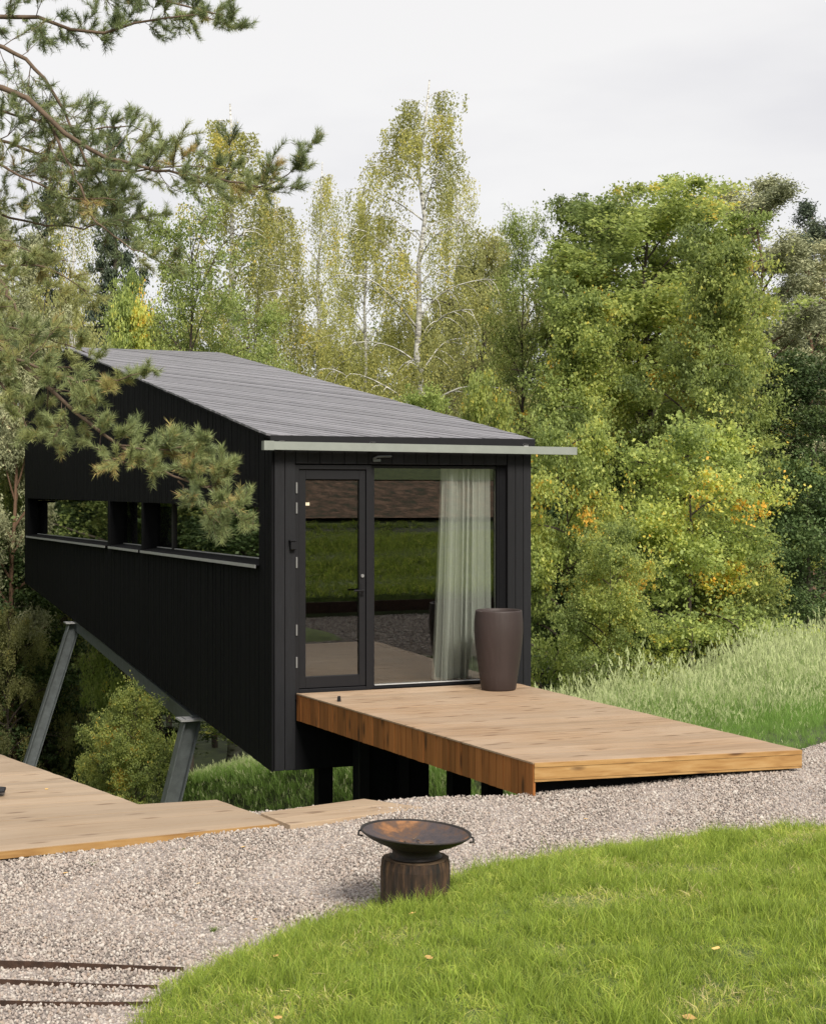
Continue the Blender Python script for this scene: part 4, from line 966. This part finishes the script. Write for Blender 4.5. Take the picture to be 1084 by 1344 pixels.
NAMES = {'maple': 'maple_tree', 'bush': 'shrub', 'broad': 'broadleaf_tree', 'birch': 'birch_tree', 'olive': 'willow_tree', 'spruce': 'spruce_tree', 'pine': 'pine_tree'}
CATS = {'maple': 'tree', 'bush': 'shrub', 'broad': 'tree', 'birch': 'tree', 'olive': 'tree', 'spruce': 'tree', 'pine': 'tree'}
def tree(key, px_, top, F_, rpx, label, group='trees of the wood behind the cabin', world=None, rot=None, hh=None):
    wm, cm, H_, Rr = PR[key]
    if world is None:
        g = at(px_, 650, F_); x, y = g[0], g[1]; z = float(base_h(x, y)); zt2 = CAM[2] + (650 - top) / 2000 * F_; h = zt2 - z; s = rpx * F_ / 2000 / Rr * 1.12
    else: x, y = world; z = float(base_h(x, y)); h = hh; s = rpx / Rr
    k = key.split('_')[0]
    e = empty(NAMES[k], (x, y, z - .1), label, CATS[k], 'shrubs at the foot of the wood' if k == 'bush' else group)
    e.rotation_euler = (0, 0, rot if rot is not None else random.uniform(0, 6.28)); e.scale = (s, s, (h + .1) / H_)
    for nm, me in (('trunk', wm), ('crown', cm)):
        o = bpy.data.objects.new(nm, me); COL.objects.link(o); o.parent = e
    return e
# right side
tree('maple_a', 908, 250, 34, 85, 'tall yellow green maple crown in front of the pale pine', rot=2.6)
tree('maple_a', 785, 256, 35, 84, 'upright maple filling the left flank of the biggest maple', rot=4.4)
tree('maple_a', 850, 258, 32, 135, 'tall yellow green maple with layered branches, the biggest tree right of the cabin')
tree('maple_b', 945, 330, 28, 80, 'lighter maple leaning right in front of the pines', rot=1)
tree('maple_b', 765, 395, 30, 80, 'green maple just right of the roof corner, below the tall maple')
tree('broad_f', 685, 290, 36, 58, 'dark limbed broadleaf tree between the birch and the tall maple')
tree('bush_a', 905, 560, 24, 105, 'yellow green maple shrub spreading above the tall grass')
tree('bush_a', 745, 560, 24, 75, 'maple shrub with a few orange leaves right beside the black wall', rot=2.2)
tree('bush_a', 800, 690, 21, 60, 'low green shrub behind the far edge of the deck', rot=4)
tree('bush_a', 960, 690, 25, 62, 'bright shrub overhanging the meadow below the tall maple', rot=5)
tree('broad_d', 1062, 470, 32, 90, 'dark green broadleaf tree at the right edge above the meadow')
tree('pine', 1000, 246, 38, 95, 'pale crowned pine behind the tall maple at the upper right')
tree('pine_d', 1080, 278, 44, 60, 'dark thin pine at the right edge of the photo')
tree('pine', 1062, 335, 42, 85, 'shorter pine in the gap at the right')
# centre
tree('birch_a', 552, 78, 35, 100, 'tallest white trunked birch in the middle, thin crown against the sky', rot=.4)
tree('birch_b', 480, 225, 36, 66, 'white trunked birch left of the tallest birch')
tree('birch_s', 418, 188, 46, 62, 'sparse half bare birch in the gap left of the middle')
tree('birch_s', 600, 190, 47, 60, 'thin twiggy birch on the right flank of the tallest birch')
tree('olive', 635, 318, 43, 85, 'olive green willow like tree right of the birches')
tree('olive', 570, 400, 45, 80, 'low olive tree in front of the white birch trunks')
tree('olive', 445, 440, 45, 60, 'small olive tree above the middle of the roof')
tree('broad_a', 560, 505, 31, 60, 'low green tree just behind the roof slope')
tree('bush_a', 640, 500, 29, 55, 'small leafy tree with reddish twigs behind the roof end')
# left
tree('birch_b', 305, 108, 40, 105, 'yellowish weeping birch rising left of centre')
tree('birch_b', 362, 215, 44, 70, 'second weeping birch right of the yellowish one', rot=3)
tree('broad_f', 250, 285, 33, 88, 'fresh green fine leaved tree above the ridge of the roof', rot=2)
tree('spruce', 150, 150, 44, 100, 'dark grey spruce behind the pine boughs at the upper left')
tree('spruce', 60, 225, 50, 90, 'second dark spruce near the left edge')
tree('birch_s', 95, 190, 48, 70, 'thin birch between the two dark spruces')
tree('olive', 60, 370, 38, 80, 'pale green tree low behind the pine boughs at left')
tree('maple_b', 175, 400, 31, 50, 'small bright maple at the left end of the ridge')
tree('pine', 18, 300, 36, 60, 'straight pine whose trunk shows left of the black wall')
tree('broad_a', 5, 560, 38, 55, 'green tree left of the cabin wall')
tree('broad_f', 335, 400, 36, 60, 'green tree right of the fresh fine leaved tree above the ridge')
# below the cabin at left
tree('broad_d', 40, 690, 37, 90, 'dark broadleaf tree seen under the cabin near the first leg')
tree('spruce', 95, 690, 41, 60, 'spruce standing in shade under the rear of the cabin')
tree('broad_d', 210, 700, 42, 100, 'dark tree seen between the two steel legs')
tree('broad_a', 340, 760, 40, 90, 'green tree behind the second steel leg')
tree('bush_a', 135, 940, 20, 34, 'tiny yellow green sapling beside the foot of the first steel leg', rot=3)
tree('bush_a', 178, 905, 19, 46, 'small yellow green maple between the steel legs', rot=.5)
tree('olive', 10, 800, 35, 55, 'feathery green sapling at the left edge below the cabin')
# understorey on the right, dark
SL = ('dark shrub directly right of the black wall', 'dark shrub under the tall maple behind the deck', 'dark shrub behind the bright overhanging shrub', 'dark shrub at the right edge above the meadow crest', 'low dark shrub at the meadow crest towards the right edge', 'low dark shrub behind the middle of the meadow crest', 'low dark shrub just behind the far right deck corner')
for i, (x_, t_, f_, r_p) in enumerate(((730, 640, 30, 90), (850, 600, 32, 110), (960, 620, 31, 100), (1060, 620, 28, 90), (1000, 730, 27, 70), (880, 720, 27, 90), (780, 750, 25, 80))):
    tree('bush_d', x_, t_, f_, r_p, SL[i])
# far background wood closing the view
k_ = 0
for F_, xs_, tp in ((58, range(-60, 1200, 88), 430), (74, range(-100, 1250, 120), 470)):
    for x_ in xs_:
        top_ = tp + random.uniform(-35, 45) + (70 if 370 < x_ < 450 else 0)
        tree(('broad_d', 'broad_a', 'olive', 'broad_d')[k_ % 4], x_ + random.uniform(-20, 20), top_, F_ + random.uniform(-3, 3), 62, 'tree deep in the wood behind the cabin, mostly hidden by nearer crowns', 'trees deep in the wood'); k_ += 1
# beside the photographer's left, seen in the side windows
for i, (x_, y_, h_, r_, kk, lb) in enumerate(((-9, 8, 11, 2.8, 'broad_a', 'green tree left of the cabin, mirrored in the side windows'), (-13, 14, 14, 3.2, 'broad_d', 'dark tree left of the cabin, mirrored in the side windows'),
        (-7.5, 14, 8, 2.2, 'broad_a', 'small green tree left of the cabin end'), (-12, 4, 12, 2.6, 'pine', 'pine beyond the platform outside the left edge'), (-16, 7, 14, 3, 'spruce', 'spruce outside the left edge'), (-9.5, 20, 14, 3, 'broad_d', 'dark tree behind the cabin outside the left edge'),
        (-3.5, 24, 13, 3, 'broad_a', 'green tree off the back corner of the cabin'), (-6, 27, 14, 3.2, 'broad_d', 'dark tree off the back corner of the cabin'), (-8, 32, 16, 3.4, 'broad_d', 'broad dark tree far off the back corner'), (-2.5, 31, 15, 3.2, 'broad_d', 'dark tree straight beyond the cabin side'), (-5, 19, 9, 2.6, 'broad_d', 'dark tree close to the back corner of the cabin'), (-12, 30, 18, 3.6, 'broad_d', 'dark tree far left of the cabin'),
        (-1.8, 24, 7, 3.4, 'bush_d', 'tall dark shrub off the back corner of the cabin'), (-4.5, 28, 8, 3.8, 'bush_d', 'wide dark shrub in the dip off the back corner'), (-7.5, 24, 8, 3.6, 'bush_d', 'dark shrub left of the back corner'), (-10, 28, 9, 4, 'bush_d', 'dark shrub far left below the tall trees'), (-5, 36, 11, 4.5, 'bush_d', 'high dark thicket beyond the cabin side'), (-1, 34, 12, 4.5, 'bush_d', 'high dark thicket straight beyond the cabin'), (-6.5, 17, 5, 2.2, 'bush_a', 'green shrub left of the rear of the cabin'))):
    tree(kk, 0, 0, 0, r_, lb, world=(x_, y_), hh=h_, group='trees left of the cabin')

# ------------------------------------------------------------------ near pine at the left
np_rng = np.random.default_rng(77)
pine = empty('pine_tree', tuple(np.append(at(-420, 650, 12.5)[:2], -1.0)), 'near pine reaching in from the left with long drooping boughs over the roof corner', 'tree')
tb_ = at(-420, 650, 12.5)
tp = [(tb_[0], tb_[1], -1.2), (tb_[0] + .05, tb_[1], 1), (tb_[0] + .0, tb_[1] + .1, 3.5), (tb_[0] + .15, tb_[1] + .1, 6.5), (tb_[0] + .1, tb_[1], 9.5), (tb_[0], tb_[1], 12)]
MB().tube(tp, [.24, .22, .19, .14, .09, .03], 14).build('trunk', M['bark_pine'], pine, True)
def interp(path, n):
    P_ = np.array(path, float); d_ = np.r_[0, np.cumsum(np.linalg.norm(np.diff(P_[:, :2], axis=0), axis=1))]; t = np.linspace(0, d_[-1], n)
    return np.stack([np.interp(t, d_, P_[:, i]) for i in range(P_.shape[1])], 1)
def needles_at(mid, axis, r, n, L_, tint, V, F, T):
    ax = axis / (np.linalg.norm(axis) + 1e-9)
    off = r.uniform(-.085, .02, n)[:, None] * ax; d = r.normal(0, 1, (n, 3)); d -= (d @ ax)[:, None] * ax; d /= np.linalg.norm(d, axis=1)[:, None]
    d = d * r.uniform(.45, 1.1, n)[:, None] + ax * r.uniform(.5, 1.1, n)[:, None]; d /= np.linalg.norm(d, axis=1)[:, None]; d[:, 2] += .12
    s = np.cross(d, r.normal(0, 1, (n, 3))); s /= np.linalg.norm(s, axis=1)[:, None] + 1e-9; wdt = .0021
    p = mid + off; le = L_ * r.uniform(.7, 1.15, n)[:, None]; base = len(V[0]) if V else 0
    v = np.stack([p - s * wdt, p + s * wdt, p + d * le + s * .0004], 1).reshape(-1, 3)
    V.append(v); T.append(np.repeat(np.clip(tint + r.normal(0, .1, n), 0, 1), 3))
def bough(path, r0, r1, twigs, seed, up=.3, tw_len=(.25, .6), brown=.08, tint0=.42, start=.15, per=34, subs=5, L_=.06, spread=.25):
    """path: survey points (px, py, distance) -> real 3D bough with side shoots carrying needle tufts"""
    r = np.random.default_rng(seed); W_ = [at(*p) for p in interp(path, 18)]
    W_ = [p + np.append(r.normal(0, .012, 2), r.normal(0, .008)) for p in W_]; n = len(W_)
    mb = MB(); mb.tube(W_, [r0 + (r1 - r0) * i / (n - 1) for i in range(n)], 8)
    V, T = [], []
    def shoot(p, d, L, depth, tint, br):
        pts = curve_pts(p, d, L, 5, -.05, .16, r); mb.tube(pts, [max(.0022, .010 * L * (1 - .7 * i / 5) * (1.2 if depth else 1)) for i in range(6)], 4, False)
        if depth:
            for s_ in range(subs):
                i = r.integers(1, 5); a = pts[i + 1] - pts[i]; a /= np.linalg.norm(a); q = a + r.normal(0, .65, 3) + (0, 0, .2)
                shoot(pts[i], q, L * r.uniform(.3, .55), depth - 1, tint + r.normal(0, .06), br)
        ends = ((5, 1.), (4, .9), (3, .6)) if not depth else ((5, 1.),)
        if r.random() < .93:
            for i, fr_ in ends:
                tt = tint if r.random() > brown * .35 else .9
                needles_at(pts[i], pts[i] - pts[i - 1], r, int(per * 1.3 * fr_), L_, tt, V, None, T)
    for k in range(twigs):
        f_ = start + (1 - start) * (k + r.random()) / twigs; x = f_ * (n - 1); i = min(int(x), n - 2); p = W_[i] + (W_[i + 1] - W_[i]) * (x - i)
        a = W_[i + 1] - W_[i]; a /= np.linalg.norm(a); side = r.normal(0, 1, 3); side -= a * (side @ a); side /= np.linalg.norm(side)
        d = a * .55 + side * .85 + np.array((0, 0, up)); L = r.uniform(*tw_len) * (1.12 - .66 * f_)
        tint = tint0 + r.normal(0, .12); 
        if r.random() < brown * .45: tint = .9
        shoot(p, d, L, 1, tint, brown)
    a = W_[-1] - W_[-2]; shoot(W_[-1], a, tw_len[0] * .8, 1, tint0, brown)
    bo = mb.build('bough', M['twig'], pine, True)
    V = np.concatenate(V); T = np.concatenate(T); F = np.arange(len(V)).reshape(-1, 3)
    me = npmesh('needles', V, F, M['needle'], T); o = bpy.data.objects.new('needles', me); COL.objects.link(o); o.parent = bo; tag(o, kind='stuff'); NEED.append(len(F))
NEED = []
# the long low bough across the dark wall
bough([(-420, 250, 12.4), (-200, 335, 11.8), (0, 455, 11.2), (60, 510, 11), (110, 550, 10.9), (150, 580, 10.8), (200, 612, 10.7), (245, 632, 10.6), (275, 642, 10.5), (298, 656, 10.5), (312, 674, 10.4)], .032, .004, 46, 1, .22, (.28, .60), .16, .45, .40, 36, 6)
bough([(20, 470, 11.1), (60, 485, 11), (100, 500, 10.9), (150, 500, 10.8), (185, 492, 10.7)], .012, .003, 11, 2, .25, (.2, .42), .2, .45, 0, 34)
bough([(150, 580, 10.8), (190, 590, 10.7), (225, 592, 10.6), (262, 580, 10.6)], .008, .003, 11, 3, .3, (.16, .3), .12, .42, .1, 34)
bough([(235, 634, 10.6), (268, 665, 10.5), (290, 690, 10.5)], .006, .003, 5, 4, .0, (.12, .22), .1, .42, .2, 34, 4)
bough([(-60, 440, 11.3), (0, 500, 11.2), (40, 560, 11.1), (70, 575, 11.0)], .012, .004, 18, 5, .1, (.2, .45), .15, .45, .1, 34)
bough([(-100, 400, 11.6), (0, 425, 11.5), (60, 445, 11.4), (110, 462, 11.3)], .012, .004, 12, 6, .3, (.2, .45), .25, .5, .1, 34)
bough([(275, 640, 10.5), (290, 630, 10.5), (300, 618, 10.5)], .005, .003, 4, 15, .1, (.1, .2), .3, .5, .2, 34, 4)
# middle boughs
bough([(-420, 60, 12.4), (-150, 80, 12.2), (0, 112, 12.1), (40, 130, 12), (75, 165, 12), (110, 190, 12), (150, 212, 12)], .045, .016, 20, 7, .1, (.3, .6), .08, .3, .35, 26, 5)
bough([(140, 206, 12), (200, 222, 12), (260, 232, 11.9), (320, 242, 11.9), (360, 242, 11.8), (385, 225, 11.8), (398, 202, 11.8)], .014, .003, 27, 8, .2, (.22, .50), .12, .3, 0, 32)
bough([(60, 150, 12.1), (90, 215, 12), (125, 290, 12), (170, 325, 12), (215, 345, 12)], .014, .003, 18, 9, .05, (.2, .42), .1, .3, 0, 22)
bough([(-30, 50, 12.3), (0, 60, 12.2), (40, 78, 12.2), (62, 105, 12.2), (85, 150, 12.2), (110, 205, 12.2), (150, 270, 12.2)], .02, .005, 20, 10, .05, (.2, .45), .08, .3, 0, 20)
bough([(-60, 200, 12.3), (0, 215, 12.2), (50, 240, 12.2), (90, 260, 12.1), (150, 262, 12)], .014, .004, 24, 11, .15, (.25, .5), .1, .35, .1, 26)
# upper boughs
bough([(-420, 0, 12.6), (-50, 16, 12.6), (0, 21, 12.6), (60, 22, 12.6), (105, 45, 12.5), (145, 40, 12.5), (190, 25, 12.4), (250, 15, 12.4), (300, 30, 12.4)], .04, .004, 39, 12, .1, (.22, .5), .06, .28, .45, 30)
bough([(-100, -60, 12.8), (60, -30, 12.8), (160, -10, 12.7), (240, 5, 12.7), (290, 20, 12.6)], .03, .005, 29, 13, .0, (.25, .5), .05, .28, .2, 32)
bough([(-20, 330, 11.9), (0, 365, 11.9), (20, 402, 11.9), (38, 438, 11.8)], .016, .008, 5, 14, .2, (.2, .35), .05, .6, .0, 30, 4)
bough([(-120, 330, 12.2), (-20, 345, 12.2), (60, 350, 12.2), (110, 380, 12.2)], .014, .004, 16, 16, .1, (.25, .45), .05, .62, .2, 30)
bough([(-120, 270, 12.3), (-20, 300, 12.3), (40, 330, 12.3)], .014, .004, 11, 17, .1, (.25, .45), .05, .5, .2, 26)
bough([(-80, 170, 12.6), (20, 190, 12.6), (90, 215, 12.6), (170, 225, 12.5), (250, 215, 12.5), (310, 225, 12.5)], .016, .004, 28, 18, .25, (.25, .5), .1, .35, .1, 30)
bough([(-80, 120, 12.8), (20, 150, 12.8), (110, 170, 12.7), (170, 165, 12.7), (205, 180, 12.7)], .014, .004, 20, 19, .2, (.25, .5), .08, .4, .1, 28)
bough([(-80, 250, 12.7), (30, 290, 12.7), (110, 300, 12.7), (190, 285, 12.6)], .014, .004, 19, 20, .2, (.25, .5), .08, .4, .1, 28)
print('needles', sum(NEED), 'tris', sum(len(o.data.polygons) for o in []) )
